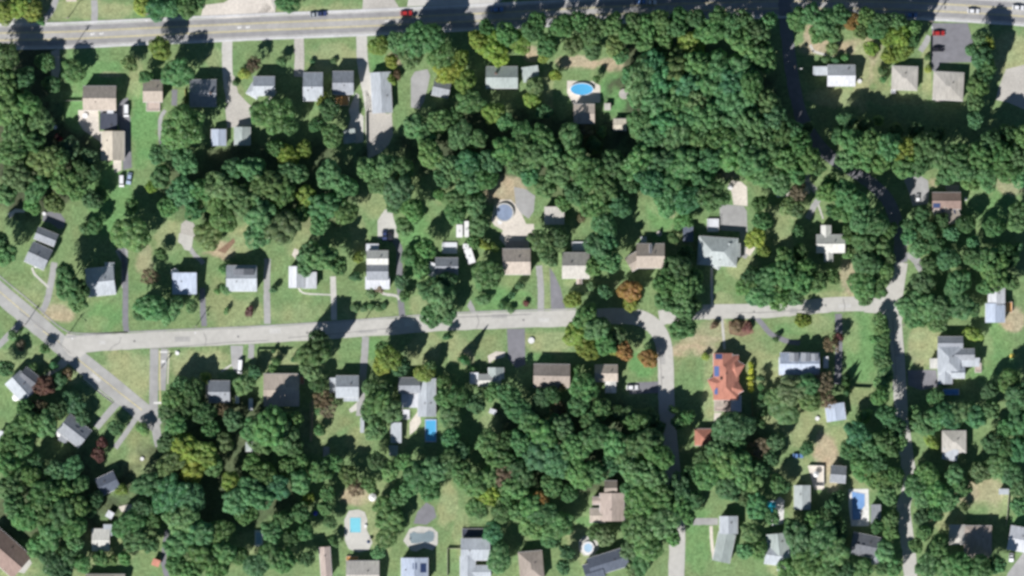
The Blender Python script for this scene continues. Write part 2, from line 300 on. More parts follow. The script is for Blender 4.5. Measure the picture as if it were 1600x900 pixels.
drive(M_ASPHL, 10, (842, 415), (845, 450), (845, 490)); pave('driveway', M_ASPH, .03, (859, 418), (866, 428), (876, 450), (884, 487), (861, 487))
drive(M_CONC, 4, (1112, 418), (1112, 445), (1113, 476), name='path'); drive(M_CONC, 4, (1128, 497), (1130, 520), (1132, 546), name='path')
pave('driveway', M_ASPHL, .026, (1124, 320), (1140, 320), (1162, 322), (1167, 330), (1168, 370), (1172, 395), (1165, 405), (1156, 400), (1156, 362), (1126, 360))
pave('patio', M_PATIO, .034, (1138, 288), (1144, 282), (1158, 284), (1167, 292), (1168, 322), (1146, 320), (1143, 300))
pave('patio', M_PATIO, .034, (1169, 372), (1180, 388), (1172, 400), (1165, 396))
drive(M_ASPH, 8, (1175, 490), (1190, 505), (1205, 522), (1230, 533), (1250, 536)); drive(M_ASPH, 11, (1310, 490), (1311, 530), (1310, 570), (1308, 600))
pave('driveway', M_ASPH, .026, (1418, 578), (1463, 578), (1466, 604), (1440, 610), (1419, 602))
pave('driveway', M_ASPH, .026, (792, 514), (820, 513), (821, 570), (806, 575), (794, 560))
pave('driveway', M_ASPH, .026, (980, 598), (1030, 596), (1030, 614), (984, 616)); drive(M_ASPHL, 11, (571, 526), (570, 550), (566, 600), (562, 650))
pave('driveway', M_ASPHL, .026, (360, 540), (380, 540), (378, 570), (368, 582), (362, 572)); drive(M_ASPHL, 9, (393, 538), (392, 560)); drive(M_CONC, 3, (346, 580), (362, 570), name='path')
drive(M_ASPHL, 10, (34, 502), (20, 518), (-8, 545)); drive(M_ASPHL, 11, (185, 628), (170, 645), (150, 668)); drive(M_ASPHL, 8, (216, 648), (198, 675), (180, 700))
pave('patio', M_PATIO, .034, (96, 560), (106, 566), (104, 572), (80, 586), (68, 592), (66, 588), (84, 576))
drive(M_ASPH, 8, (262, 828), (258, 850), (256, 880), (262, 905)); pave('path', M_PATIO, .03, (185, 792), (200, 788), (212, 790), (206, 798), (190, 800))
pave('driveway', M_ASPH, .026, (666, 785), (678, 792), (682, 808), (666, 820), (646, 818), (652, 800)); drive(M_ASPHL, 11, (1083, 815), (1122, 815))
pave('driveway', M_ASPH, .026, (68, 332), (92, 330), (102, 344), (100, 356), (92, 358), (78, 348), (66, 345))
pave('patio', M_PATIO, .03, (12, 334), (24, 326), (40, 328), (38, 332), (24, 332), (16, 342))
drive(M_PATIO, 5, (1111, 822), (1112, 845), (1115, 872), name='path'); pave('path', M_PATIO, .03, (1116, 645), (1128, 645), (1117, 660), (1114, 672))
pave('driveway', M_ASPHL, .026, (1575, 895), (1600, 862), (1620, 862), (1620, 910), (1570, 910)); pave('patio', M_CONC, .03, (28, 894), (45, 872), (50, 880), (38, 896))
pave('patio', M_CONC, .034, (545, 798), (560, 796), (570, 800), (574, 812), (573, 828), (578, 838), (582, 848), (576, 860), (560, 863), (545, 858), (539, 845), (538, 812))
pave('patio', M_CONC, .034, (630, 845), (640, 826), (655, 822), (675, 824), (684, 832), (684, 850), (676, 860), (662, 856), (650, 862), (642, 860))
pave('patio', M_WPT, .034, (1326, 764), (1357, 764), (1358, 800), (1358, 822), (1330, 822), (1326, 790)); pave('patio', M_PATIO, .034, (886, 126), (926, 127), (938, 134), (938, 160), (896, 163), (886, 145))
pave('patio', M_PATIO, .034, (640, 660), (655, 640), (658, 660), (650, 672), (640, 680)); pave('patio', M_PATIO, .04, (762, 556), (775, 549), (790, 550), (788, 558), (772, 562), (764, 568))
pave('patio', M_PATIO, .034, (1262, 728), (1288, 728), (1288, 765), (1272, 765), (1266, 742)); pave('garden_bed', M_SOIL, .03, (1138, 502), (1172, 500), (1178, 520), (1160, 526), (1140, 522))
pave('patio', M_CONC, .03, (545, 640), (562, 625), (568, 628), (560, 640), (548, 645)); drive(M_WOOD, 2.5, (488, 625), (488, 660), (486, 690), name='path')
pave('garden_bed', M_SOIL, .034, (340, 392), (365, 372), (368, 378), (352, 396)); pave('patio', M_CONC, .034, (904, 846), (912, 838), (924, 838), (934, 846), (936, 858), (926, 868), (912, 868), (905, 860)); pave('patio', M_GRAV, .034, (283, 350), (290, 344), (302, 348), (307, 358), (304, 370), (296, 372), (282, 366)); pave('patio', M_CONC, .036, (280, 364), (288, 366), (302, 370), (300, 384), (296, 392), (288, 390), (284, 382), (278, 378)); drive(M_CONC, 2.5, (130, 590), (150, 607), (176, 628), name='path')
pave('patio', M_WPT, .034, (1204, 790), (1218, 776), (1226, 782), (1224, 818), (1206, 822)); pave('patio', M_PATIO, .03, (456, 398), (460, 388), (470, 392), (476, 400), (466, 410))

# worn patches, sealed cracks and manhole covers of the streets
RP = random.Random(3); M_PATCH = mat('road_patch', (.40, .395, .38), .95, .12, 1.2); M_TAR = mat('tar_seam', (.24, .235, .23), .9, .2, 2); M_PATCHL = mat('road_patch_pale', (.56, .555, .53), .95, .10, 1.2)
for (x, y, hx, hy, a, m_) in ((160, 535, 5, 3, 0, M_PATCHL), (285, 530, 12, 4, -2, M_PATCH), (430, 517, 9, 4, -3, M_PATCHL), (575, 518, 14, 2.2, -3, M_PATCH), (640, 505, 8, 5, -4, M_PATCHL), (780, 494, 12, 3, -2, M_PATCH), (1035, 560, 4, 9, 0, M_PATCH), (1320, 478, 10, 3, -3, M_PATCHL), (1403, 545, 4, 12, 3, M_PATCH), (1398, 480, 6, 5, 0, M_PATCHL), (62, 510, 8, 3, 38, M_PATCH), (150, 590, 9, 3, 40, M_PATCHL), (1240, 486, 6, 4, 0, M_PATCH), (850, 500, 8, 3, 0, M_PATCHL)):
    q = [(x+(u*math.cos(math.radians(a))-v*math.sin(math.radians(a))), y+(u*math.sin(math.radians(a))+v*math.cos(math.radians(a)))) for u, v in ((-hx, -hy), (hx, -hy), (hx, hy), (-hx, hy))]
    pave('road_patch', m_, .072, *q)
def seam(pts, w_=.45): return st(strip_mesh(pts, -w_, w_, .084, jit=.3).build('tar_seam', M_TAR))
for pts in ([(170, 548), (178, 540), (186, 536), (189, 527)], [(236, 545), (300, 540), (360, 535), (420, 532)], [(318, 519), (322, 530), (320, 541)], [(450, 528), (540, 520), (620, 512)], [(505, 512), (508, 522), (506, 531)], [(700, 496), (760, 494), (830, 491)], [(745, 491), (748, 503), (744, 514)], [(30, 486), (60, 508), (95, 538), (110, 552)], [(1030, 545), (1033, 580), (1034, 610)], [(1395, 500), (1398, 550), (1400, 600)], [(1317, 466), (1320, 478), (1318, 489)], [(1150, 489), (1200, 488), (1260, 484)], [(985, 486), (1000, 500), (1002, 510)]): seam(pts)
for x, y in ((210, 533), (372, 526), (612, 509), (818, 500), (1036, 590), (1290, 477), (1402, 520), (480, 520), (1178, 487)):
    c_ = W(x, y, .1); mb = MB(); mb.poly([(a_, b_, .1) for a_, b_ in ell(c_.x, c_.y, .45, .45, 14)]); st(mb.build('manhole_cover', M_TAR))
# ---------------------------------------------------------------- buildings
LAND = []      # x, y, short phrase: what tree labels refer to
class Wing:
    """One roofed block. All lengths in metres in the wing's own frame; ridge 'x' or 'y', 'h' hip, 'f' flat, 'n' or 's' a single slope."""
    def __init__(s, cx, cy, w, h, rot, ridge, eave, pitch=0.62, over=0.35):
        s.c = W(cx, cy); s.hx = w*M_PX/2; s.hy = h*M_PX/2; s.a = -math.radians(rot); s.ridge = ridge; s.e = eave*1.1; s.p = pitch; s.over = over
    def T(s, x, y, z): ca, sa = math.cos(s.a), math.sin(s.a); return (s.c.x+x*ca-y*sa, s.c.y+x*sa+y*ca, z)
    def inv(s, px, py):
        d = W(px, py)-s.c; ca, sa = math.cos(s.a), math.sin(s.a); return d.x*ca+d.y*sa, -d.x*sa+d.y*ca
    def z(s, x, y):
        r = s.ridge
        if r == 'x': return s.e+(s.hy-abs(y))*s.p
        if r == 'y': return s.e+(s.hx-abs(x))*s.p
        if r == 'h': return s.e+min(s.hx-abs(x), s.hy-abs(y))*s.p
        if r == 's': return s.e+(y+s.hy)*s.p*.4
        if r == 'e': return s.e+(s.hx-x)*s.p*.4
        return s.e+0.25
    def walls(s):
        mb = MB(); x, y = s.hx-s.over, s.hy-s.over; e = s.e-.05
        c = [(-x, -y), (x, -y), (x, y), (-x, y)]
        mb.prism(c, 0, e-.1)
        if s.ridge == 'x':
            for q in (-x, x): mb.poly([(q, -y, e-.1), (q, y, e-.1), (q, 0, s.z(0, 0)-.2)])
        if s.ridge == 'y':
            for q in (-y, y): mb.poly([(-x, q, e-.1), (x, q, e-.1), (0, q, s.z(0, 0)-.2)])
        if s.ridge == 's': mb.prism([(-x, y-.2), (x, y-.2), (x, y), (-x, y)], e-.1, s.z(0, y)-.2)
        if s.ridge == 'e': mb.prism([(-x, -y), (-x+.2, -y), (-x+.2, y), (-x, y)], e-.1, s.z(-x, 0)-.2)
        mb.v = [s.T(*v) for v in mb.v]; return mb
    def roof(s):
        mb = MB(); X, Y = s.hx, s.hy; z = s.z; r = s.ridge; t = .2
        def slab(pts):
            n = len(mb.v); k = len(pts); mb.v += pts+[(p[0], p[1], p[2]-t) for p in pts]
            mb.f.append(tuple(range(n, n+k))); mb.f.append(tuple(range(n+2*k-1, n+k-1, -1)))
            for i in range(k): j = (i+1) % k; mb.f.append((n+j, n+i, n+k+i, n+k+j))
        P = lambda x, y: (x, y, z(x, y))
        if r == 'x':
            slab([(-X, -Y, s.e), (X, -Y, s.e), P(X, 0), P(-X, 0)]); slab([(-X, 0, z(0, 0)), (X, 0, z(0, 0)), (X, Y, s.e), (-X, Y, s.e)])
        elif r == 'y':
            slab([(-X, Y, s.e), (-X, -Y, s.e), P(0, -Y), P(0, Y)]); slab([P(0, Y), P(0, -Y), (X, -Y, s.e), (X, Y, s.e)])
        elif r == 'h':
            if X >= Y: a, b = (-(X-Y), 0), (X-Y, 0)
            else: a, b = (0, -(Y-X)), (0, Y-X)
            A, B = P(*a), P(*b); c = [(-X, -Y, s.e), (X, -Y, s.e), (X, Y, s.e), (-X, Y, s.e)]
            n = len(mb.v); mb.v += c+[A, B]+[(q[0], q[1], q[2]-t) for q in c]
            f = [(0, 1, 5, 4), (1, 2, 5), (2, 3, 4, 5), (3, 0, 4)] if X >= Y else [(0, 1, 4), (1, 2, 5, 4), (2, 3, 5), (3, 0, 4, 5)]
            mb.f += f+[(1, 0, 6, 7), (2, 1, 7, 8), (3, 2, 8, 9), (0, 3, 9, 6), (9, 8, 7, 6)]
        else: slab([(-X, -Y, z(-X, -Y)), (X, -Y, z(X, -Y)), (X, Y, z(X, Y)), (-X, Y, z(-X, Y))])
        mb.v = [s.T(*v) for v in mb.v]; return mb
    def ridgecap(s):
        if s.ridge not in 'xyh' or min(s.hx, s.hy) < 1.6: return None
        X, Y = s.hx, s.hy
        if s.ridge == 'x' or (s.ridge == 'h' and X > Y+.5): L = X if s.ridge == 'x' else X-Y; a, b = (-L, 0), (L, 0)
        elif s.ridge == 'y' or Y > X+.5: L = Y if s.ridge == 'y' else Y-X; a, b = (0, -L), (0, L)
        else: return None
        z0 = s.z(*a if s.ridge == 'h' else (0, 0))-.02
        return MB().rod(s.T(a[0], a[1], z0), s.T(b[0], b[1], z0), .11, .11, 5)
    def on(s, px, py): x, y = s.inv(px, py); return x, y, s.z(x, y)
def local(mb, o):
    mb.v = [(v[0]-o.x, v[1]-o.y, v[2]) for v in mb.v]; return mb
def building(name, label, cat, short, wings, col, extras=(), group=None, wallm=None):
    """wings: (cx, cy, w, h, rot, ridge, eave[, colour[, pitch]]) in photograph pixels and metres; extras as listed below."""
    o0 = W(wings[0][0], wings[0][1])
    if cat == 'house' and not any(e[0] in 'cvp' for e in extras): extras = tuple(extras)+(('v', 0, wings[0][0]+wings[0][2]*.15, wings[0][1]-wings[0][3]*.12),)
    root = empty(name, o0, label, cat, group)
    if short: LAND.append((wings[0][0], wings[0][1], short))
    WG = []
    for i, t in enumerate(wings):
        wg = Wing(*t[:7], pitch=(t[8] if len(t) > 8 else .62)); WG.append(wg); c = t[7] if len(t) > 7 and t[7] else col
        local(wg.walls(), o0).build('wall', wallm or M_WALL, root)
        ro = local(wg.roof(), o0).build('roof', roofm(c), root)
        rc = wg.ridgecap()
        if rc: local(rc, o0).build('ridge_cap', roofm(c), ro)
        if t[5] != 'f':
            mb = MB(); X, Y = wg.hx, wg.hy                     # gutters along the eaves
            for sg in (-1, 1):
                mb = MB()
                if wg.ridge in 'xh': mb.box(-X, sg*(Y+.06)-.06, wg.e-.2, X, sg*(Y+.06)+.06, wg.e-.06)
                if wg.ridge == 'y': mb.box(sg*(X+.06)-.06, -Y, wg.e-.2, sg*(X+.06)+.06, Y, wg.e-.06)
                if mb.v: mb.v = [wg.T(*v) for v in mb.v]; local(mb, o0).build('gutter', M_WHITE, root)
    for e in extras:
        k = e[0]
        if k == 'c':                                           # chimney: wing, x, y
            wg = WG[e[1]]; x, y, z = wg.on(e[2], e[3]); s = .42; mb = MB().box(x-s, y-s, z-.6, x+s, y+s, z+.9); mb.v = [wg.T(*v) for v in mb.v]
            ch = local(mb, o0).build('chimney', M_BRICK, root); mb = MB().box(x-.25, y-.25, z+.9, x+.25, y+.25, z+1.1); mb.v = [wg.T(*v) for v in mb.v]
            local(mb, o0).build('flue', mat('flue', (.12, .11, .1)), ch)
        if k == 'v':                                           # roof vent
            wg = WG[e[1]]; x, y, z = wg.on(e[2], e[3]); s = .2; mb = MB().box(x-s, y-s, z-.2, x+s, y+s, z+.35); mb.v = [wg.T(*v) for v in mb.v]
            local(mb, o0).build('vent', mat('flue', (.12, .11, .1)), root)
        if k in ('p', 'b', 'k'):                               # solar panel (dark, blue) or skylight: wing, x0, y0, x1, y1
            wg = WG[e[1]]; x0, y0 = wg.inv(e[2], e[3]); x1, y1 = wg.inv(e[4], e[5])
            xa, xb, ya, yb = min(x0, x1), max(x0, x1), min(y0, y1), max(y0, y1); q = [(xa, ya), (xb, ya), (xb, yb), (xa, yb)]
            top = [wg.T(x, y, wg.z(x, y)+.14) for x, y in q]; bot = [wg.T(x, y, wg.z(x, y)+.03) for x, y in q]
            mb = MB(); mb.v = top+bot; mb.f = [(0, 1, 2, 3), (7, 6, 5, 4), (1, 0, 4, 5), (2, 1, 5, 6), (3, 2, 6, 7), (0, 3, 7, 4)]
            local(mb, o0).build('skylight' if k == 'k' else 'solar_panel', {'p': M_PANEL, 'b': M_PANELB, 'k': M_GLASS}[k], root)
        if k == 'd':                                           # deck: x0, y0, x1, y1, material colour
            mb = MB(); a = W(e[1], e[4]); b = W(e[3], e[2]); mb.box(a.x, a.y, 0, b.x, b.y, e[6] if len(e) > 6 else .7)
            dk = local(mb, o0).build('deck', mat('deck_'+e[5], RC[e[5]], .9, .14, 1.4, streak=True), root)
            mb = MB(); zt = (e[6] if len(e) > 6 else .7)
            for (p, q) in (((a.x, a.y), (b.x, a.y)), ((b.x, a.y), (b.x, b.y)), ((a.x, b.y), (a.x, a.y)), ((a.x, b.y), (b.x, b.y))):
                mb.rod((p[0], p[1], zt+.9), (q[0], q[1], zt+.9), .06, .06, 4)
                for u in range(5): f = u/4; mb.rod((p[0]+(q[0]-p[0])*f, p[1]+(q[1]-p[1])*f, zt-.02), (p[0]+(q[0]-p[0])*f, p[1]+(q[1]-p[1])*f, zt+.9), .05, .05, 4)
            local(mb, o0).build('railing', M_WHITE, dk)
        if k == 'm':                                           # dormer on wing: x, y, w px, depth px, colour
            wg = WG[e[1]]; x, y, z = wg.on(e[2], e[3]); hw = e[4]*M_PX/2; dp = e[5]*M_PX/2; sgn = 1 if y > 0 else -1
            mb = MB(); zt = z+dp*wg.p+.05; mb.box(x-hw, y-dp, z-1.6, x+hw, y+dp, zt); mb.v = [wg.T(*v) for v in mb.v]
            dm = local(mb, o0).build('dormer', M_WALL, root); mb = MB(); X = hw+.2
            mb.v = [(x-X, y-dp-.2, zt+.02), (x+X, y-dp-.2, zt+.02), (x+X, y+dp+.2, zt+.02), (x-X, y+dp+.2, zt+.02), (x, y-dp-.2, zt+hw*.6), (x, y+dp+.2, zt+hw*.6)]
            mb.f = [(0, 4, 5, 3), (4, 1, 2, 5), (0, 1, 4), (2, 3, 5), (0, 3, 2, 1)]; mb.v = [wg.T(*v) for v in mb.v]
            local(mb, o0).build('dormer_roof', roofm(e[6]), dm)
        if k == 'w':                                           # window and door boxes set proud of the south wall: wing, list of x fractions
            pass
    wg = WG[0]                                                 # windows and a door in the long walls
    if wg.hx > 3 and wg.e > 2.6 and cat == 'house':
        yo = wg.hy-wg.over+.03
        for i, fx in enumerate((-.6, -.2, .25, .65)):
            if i == 1:
                mb = MB().box(fx*wg.hx-.5, -yo-.03, .1, fx*wg.hx+.5, -yo+.02, 2.2); mb.v = [wg.T(*v) for v in mb.v]
                local(mb, o0).build('door', mat('door_paint', (.25, .1, .08)), root)
            else:
                mb = MB().box(fx*wg.hx-.55, -yo-.03, 1.0, fx*wg.hx+.55, -yo+.02, 2.3); mb.v = [wg.T(*v) for v in mb.v]
                local(mb, o0).build('window', M_GLASS, root)
    return root
def H(label, short, wings, col, *extras): return building('house', label, 'house', short, wings, col, extras)
def SH(label, short, wings, col, *extras, name='shed', cat='shed'): return building(name, label, cat, short, wings, col, extras)
# ---- along the main road
H('tan gabled house with a slate flat annex and a beige stone patio', 'the tan house beside the stone patio', [(156.5, 154, 52, 38, 0, 'x', 5.2), (170, 190, 27, 26, 0, 'f', 3.0, 'dark'), (173, 173, 10, 9, 0, 'f', 3.4, 'white')], 'tan', ('v', 0, 150, 160), ('v', 1, 174, 196))
H('long cream garage with a brown right slope at the drive end', 'the long cream garage', [(177, 228, 36, 46, 0, 'y', 3.6, None, .5)], 'cream', ('v', 0, 168, 220))
H('small tan house with a white and brown back deck', 'the small tan house', [(239.5, 143, 31, 34, 0, 'x', 5.0)], 'tan', ('d', 229, 160, 250, 174, 'pink', .9), ('v', 0, 246, 137))
H('grey gabled house lying in the deep shade of a big tree', 'the grey house in deep shade', [(318, 146, 42, 42, 0, 'x', 5.0)], 'grey', ('c', 0, 330, 146))
SH('pale blue grey garage, the left one of a pair behind gravel', 'the blue grey garage', [(342, 215, 23, 26, 0, 'y', 2.8, None, .35)], 'blueg', name='garage', cat='garage')
SH('grey green garage, the right one of a pair behind gravel', 'the grey green garage', [(379, 213, 25, 29, 0, 'y', 2.8, None, .4)], 'greeng', name='garage', cat='garage')
H('pale grey house with a curved white path at its lower corner', 'the pale grey house with curved path', [(413, 135, 34, 30, 0, 'x', 5.0), (398, 142, 20, 20, 30, 'h', 3.6)], 'lgrey', ('v', 0, 420, 141))
H('narrow grey house, left one of two between the gravel drives', 'the left narrow grey house', [(489.5, 136, 31, 44, 0, 'x', 5.4)], 'lgrey', ('v', 0, 488, 138), ('v', 0, 482, 142))
H('grey house with an orange wooden deck behind it', 'the house with an orange deck', [(536.5, 130, 33, 36, 0, 'x', 5.4)], 'grey', ('d', 525, 149, 545, 165, 'orange', 1.2), ('v', 0, 538, 134))
H('long narrow whitish house with its ridge across the street', 'the long whitish house', [(596, 145, 31, 64, -3, 'y', 3.4, None, .35)], 'lgrey', ('v', 0, 605, 150))
SH('small mid grey shed roof half under a yellow green tree', 'the small grey garage', [(690, 138, 27, 27, 12, 'x', 2.8)], 'grey', name='garage', cat='garage')
H('grey green house with a darker upper slope by the brown clearing', 'the grey green gabled house', [(784, 121.5, 50, 34, 0, 'x', 4.6)], 'greeng', ('c', 0, 775, 115))
SH('small grey green garage right of the grey green house', 'the small grey green garage', [(829, 116, 26, 24, -8, 's', 3)], 'greeng', name='garage', cat='garage')
H('tan square roofed house just below the oval blue pool', 'the tan house by the oval pool', [(912.5, 178, 33, 30, 0, 'x', 4.6, None, .3)], 'tan')
SH('cream shed right of the tan house by the oval pool', 'the cream shed', [(968.5, 195, 21, 18, 0, 'x', 2.6, None, .2)], 'cream')
SH('tiny beige shed on the lawn by the oval pool', None, [(949, 167, 10, 11, 0, 'f', 2.0)], 'beige')
H('white gabled house with a darker grey upper slope by the shaded road', 'the white gabled house', [(1314, 118.5, 44, 33, 0, 'x', 4.2), (1282, 111, 24, 14, 0, 's', 3.0, 'lgrey')], 'white', ('v', 0, 1325, 108))
H('grey beige hipped house between grass and driveway', 'the grey beige hipped house', [(1413, 122.5, 41, 37, 2, 'h', 3.4, None, .3)], 'beige', ('v', 0, 1414, 115), ('d', 1392, 139, 1399, 146, 'white'))
H('beige hipped house at the foot of a dark parking court', 'the beige house below the parking court', [(1481, 135, 48, 44, 3, 'h', 3.6, None, .25)], 'beige', ('d', 1462, 147, 1474, 158, 'pink'))
H('brown roofed house with three dark solar panels', 'the brown house with solar panels', [(1478, 314, 45, 26, 0, 'x', 4.8), (1479, 335, 38, 34, -18, 'y', 3.8, 'tan', .35)], 'brown', ('p', 0, 1457, 318, 1468, 325), ('p', 1, 1470, 328, 1477, 344), ('p', 1, 1487, 322, 1493, 334), ('d', 1478, 290, 1498, 298, 'pink'))
H('whitish cross gabled house ringed by deep shade', 'the cross gabled house in shade', [(1297, 381, 45, 28, 0, 'x', 5.0), (1290, 364, 15, 24, 0, 'y', 4.6), (1294, 396, 13, 26, 0, 'y', 4.4)], 'offw', ('d', 1308, 366, 1318, 378, 'dgrey', 3))
# ---- row above the side road
H('dark grey house set aslant at the far left, in two steps', 'the slanted dark grey house', [(61, 400, 34, 34, 25, 'x', 5.2), (73, 370, 34, 20, 22, 'x', 4.6)], 'grey', ('v', 0, 60, 398))
H('white and grey house half hidden in the shade of tall trees', 'the half shaded white house', [(158, 440, 44, 44, -6, 'x', 5.2), (172, 425, 14, 30, 0, 'y', 4.2)], 'lgrey', ('d', 168, 446, 182, 458, 'white', .6))
H('small lavender grey house with a white umbrella at its corner', 'the small lavender grey house', [(289, 443, 38, 34, 0, 's', 4.6, None, .5)], 'blueg', ('v', 0, 284, 440))
H('square grey house with a dark dormer band on its back slope', 'the square grey house', [(378, 435, 48, 40, 0, 'x', 5.0, None, .5)], 'lgrey', ('m', 0, 382, 425, 30, 8, 'dgrey'), ('v', 0, 370, 440))
H('white house with a small side wing above a curved path', 'the bright white house', [(464, 433, 24, 34, 0, 'y', 4.6), (484, 438, 22, 26, 0, 'e', 3.6, 'white', .4)], 'white', ('v', 0, 486, 440))
H('long stepped house, white then grey then white, beside a driveway', 'the stepped white and grey house', [(590, 404, 34, 24, 0, 'x', 5.2, 'offw'), (590, 424, 34, 28, 0, 'x', 5.0, 'grey'), (590, 442, 38, 20, 0, 's', 3.4, 'white'), (582, 388, 20, 14, 0, 'f', 2.8, 'white')], 'white')
H('dark grey house with a bright white deck and a white side porch', 'the dark grey house by the trailers', [(698, 416, 36, 26, 0, 'x', 5.0), (676, 422, 16, 22, 20, 's', 3.2, 'white')], 'grey', ('d', 691, 379, 714, 396, 'white', .9))
H('brown grey and beige house below the round pool patio', 'the beige house below the round pool', [(807, 409, 44, 40, 0, 'x', 5.2)], 'tan', ('d', 790, 376, 826, 387, 'pink', 1), ('v', 0, 811, 402))
SH('grey beige garage right of the pale driveway patch', 'the grey beige garage', [(866, 337, 31, 28, 0, 's', 3.2, None, .3)], 'beige', name='garage', cat='garage')
H('pale house of two joined gables with a white back deck', 'the house with two joined gables', [(889, 415, 22, 40, 0, 'x', 4.8), (910.5, 415, 21, 40, 0, 'x', 4.9), (925, 419, 8, 10, 0, 'f', 3, 'offw'), (905, 438, 8, 12, 0, 'y', 3, 'pink')], 'beige', ('d', 894, 378, 920, 392, 'white', 1.1))
H('dark brown and beige house with a long sloping left end', 'the dark brown and beige house', [(1016, 400, 44, 38, 0, 'x', 4.8), (992, 408, 24, 24, -30, 'x', 4.0), (1016, 392, 3, 20, 0, 'y', 6.9, 'dark', .3)], 'tan', ('d', 1001, 370, 1010, 379, 'white'))
H('large pale grey green hipped house with a white back deck', 'the large grey green hipped house', [(1121, 393, 62, 44, 4, 'h', 4.8, None, .5), (1140, 391, 32, 22, 0, 'y', 4.4, None, .5), (1115, 405, 30, 22, 30, 'h', 4.2, None, .4)], 'paleg', ('d', 1105, 342, 1123, 362, 'white', 1.2), ('v', 0, 1111, 402), ('v', 0, 1124, 406))
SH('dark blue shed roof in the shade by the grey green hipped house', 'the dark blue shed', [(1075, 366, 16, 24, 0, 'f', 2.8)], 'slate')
# ---- below the side road
H('grey and white house set aslant beside the diagonal road', 'the slanted grey and white house', [(34, 604, 32, 40, -42, 'y', 5.0), (46, 590, 28, 22, 38, 'x', 5.2, 'dgrey')], 'lgrey')
H('mid grey house turned aslant at the end of a short driveway', 'the turned mid grey house', [(117, 673, 44, 34, 38, 'x', 5.0), (100, 685, 14, 12, 30, 'f', 3.2)], 'grey', ('k', 0, 119, 664, 123, 668), ('k', 0, 127, 672, 131, 676))
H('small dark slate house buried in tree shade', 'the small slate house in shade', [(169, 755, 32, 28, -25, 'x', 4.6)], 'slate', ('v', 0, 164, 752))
H('small grey and pale house left of the white narrow trailer', 'the small grey house behind the field', [(343, 612, 34, 34, 0, 'x', 4.6), (326, 612, 8, 22, 0, 'f', 3, 'beige')], 'grey', ('v', 0, 352, 616))
H('low tan house with its roof mostly under tree shade', 'the low tan house', [(440, 609, 56, 50, 0, 'x', 3.6, None, .25)], 'tan', ('d', 469, 588, 475, 600, 'terra'))
H('grey house with a white back slope and a narrow left annex', 'the house with a narrow annex', [(543, 604, 36, 34, 0, 'x', 5.0), (520, 602, 10, 24, 0, 'f', 3.2, 'lgrey'), (549, 620, 24, 14, 0, 's', 4, 'lgrey')], 'lgrey')
H('pale grey house with a long right wing above the blue pool', 'the pale house above the blue pool', [(640, 602, 34, 24, 0, 'x', 4.8, 'grey'), (667, 621, 28, 60, 0, 'y', 4.6, 'lgrey', .3), (641, 626, 28, 22, 0, 'f', 3.6, 'white')], 'grey', ('v', 1, 664, 630), ('v', 1, 673, 630), ('d', 625, 640, 640, 655, 'white', .5))
H('small white house with a dark roof patch and white gable', 'the small white and dark house', [(765, 594, 36, 18, 0, 'x', 4.6), (775, 583, 24, 18, 0, 'y', 4.4, 'greeng'), (741, 591, 14, 18, 0, 's', 3.6, 'white')], 'offw')
SH('pale grey shed left of the blue rectangular pool', 'the pale shed left of the blue pool', [(619, 676, 17, 32, 0, 's', 2.8, None, .3)], 'lgrey')
SH('tiny greenish white shed below the pale shed', None, [(615, 704, 14, 17, 0, 's', 2.4, None, .3)], 'greeng')
SH('narrow white shed strip left of the pool house trees', None, [(566, 664, 6, 24, 0, 'f', 2.2)], 'lgrey')
H('long grey brown gabled house below a dry lawn', 'the long grey brown house', [(862, 587, 57, 36, 1, 'x', 4.8)], 'taupe', ('v', 0, 850, 592))
H('shaded beige house with a bright square porch roof', 'the shaded beige house', [(947, 583, 36, 26, 0, 'x', 4.8), (954, 602, 16, 24, 0, 'y', 3.8, 'offw', .3)], 'tan', ('v', 0, 955, 580))
H('terracotta red house with many hips, blue solar panels and terrace', 'the terracotta red house', [(1134, 590, 40, 70, 0, 'h', 4.1, None, .62), (1148, 575, 22, 24, 30, 'h', 4.4), (1121, 598, 26, 22, -25, 'h', 4.2), (1145, 606, 24, 24, -30, 'h', 4.3), (1129, 562, 30, 20, 0, 'y', 4.5, None, .55), (1124, 628, 14, 16, 0, 'f', 3, 'tan')], 'terra',
  ('b', 0, 1115.5, 566, 1123, 588), ('p', 4, 1117, 553, 1128, 561), ('b', 0, 1116, 606, 1121, 616), ('d', 1116, 625, 1142, 643, 'pink', .8), ('d', 1142, 618, 1158, 643, 'white', 2.9), ('c', 0, 1126, 592), ('v', 0, 1134, 584))
SH('small terracotta hipped garage under the tree edge', 'the small terracotta garage', [(1098, 683, 26, 26, 0, 'h', 3, None, .5)], 'terra', name='garage', cat='garage')
H('blue white house with two grey dormers beside a dark driveway', 'the blue white house with dormers', [(1249, 568, 62, 34, 0, 'x', 5.2, None, .5), (1222, 572, 12, 28, 0, 's', 4.2, 'lgrey')], 'blueg', ('m', 0, 1240, 558, 13, 12, 'grey'), ('m', 0, 1258, 558, 13, 12, 'grey'), ('m', 0, 1272, 558, 10, 10, 'grey'))
SH('narrow white shed between the blue white house and the driveway', None, [(1290, 566, 8, 18, 0, 'f', 2.5)], 'white')
SH('pale blue white garage at the end of the dark driveway', 'the pale blue garage', [(1305, 644, 30, 27, -8, 'y', 3.2, None, .2)], 'blueg', name='garage', cat='garage')
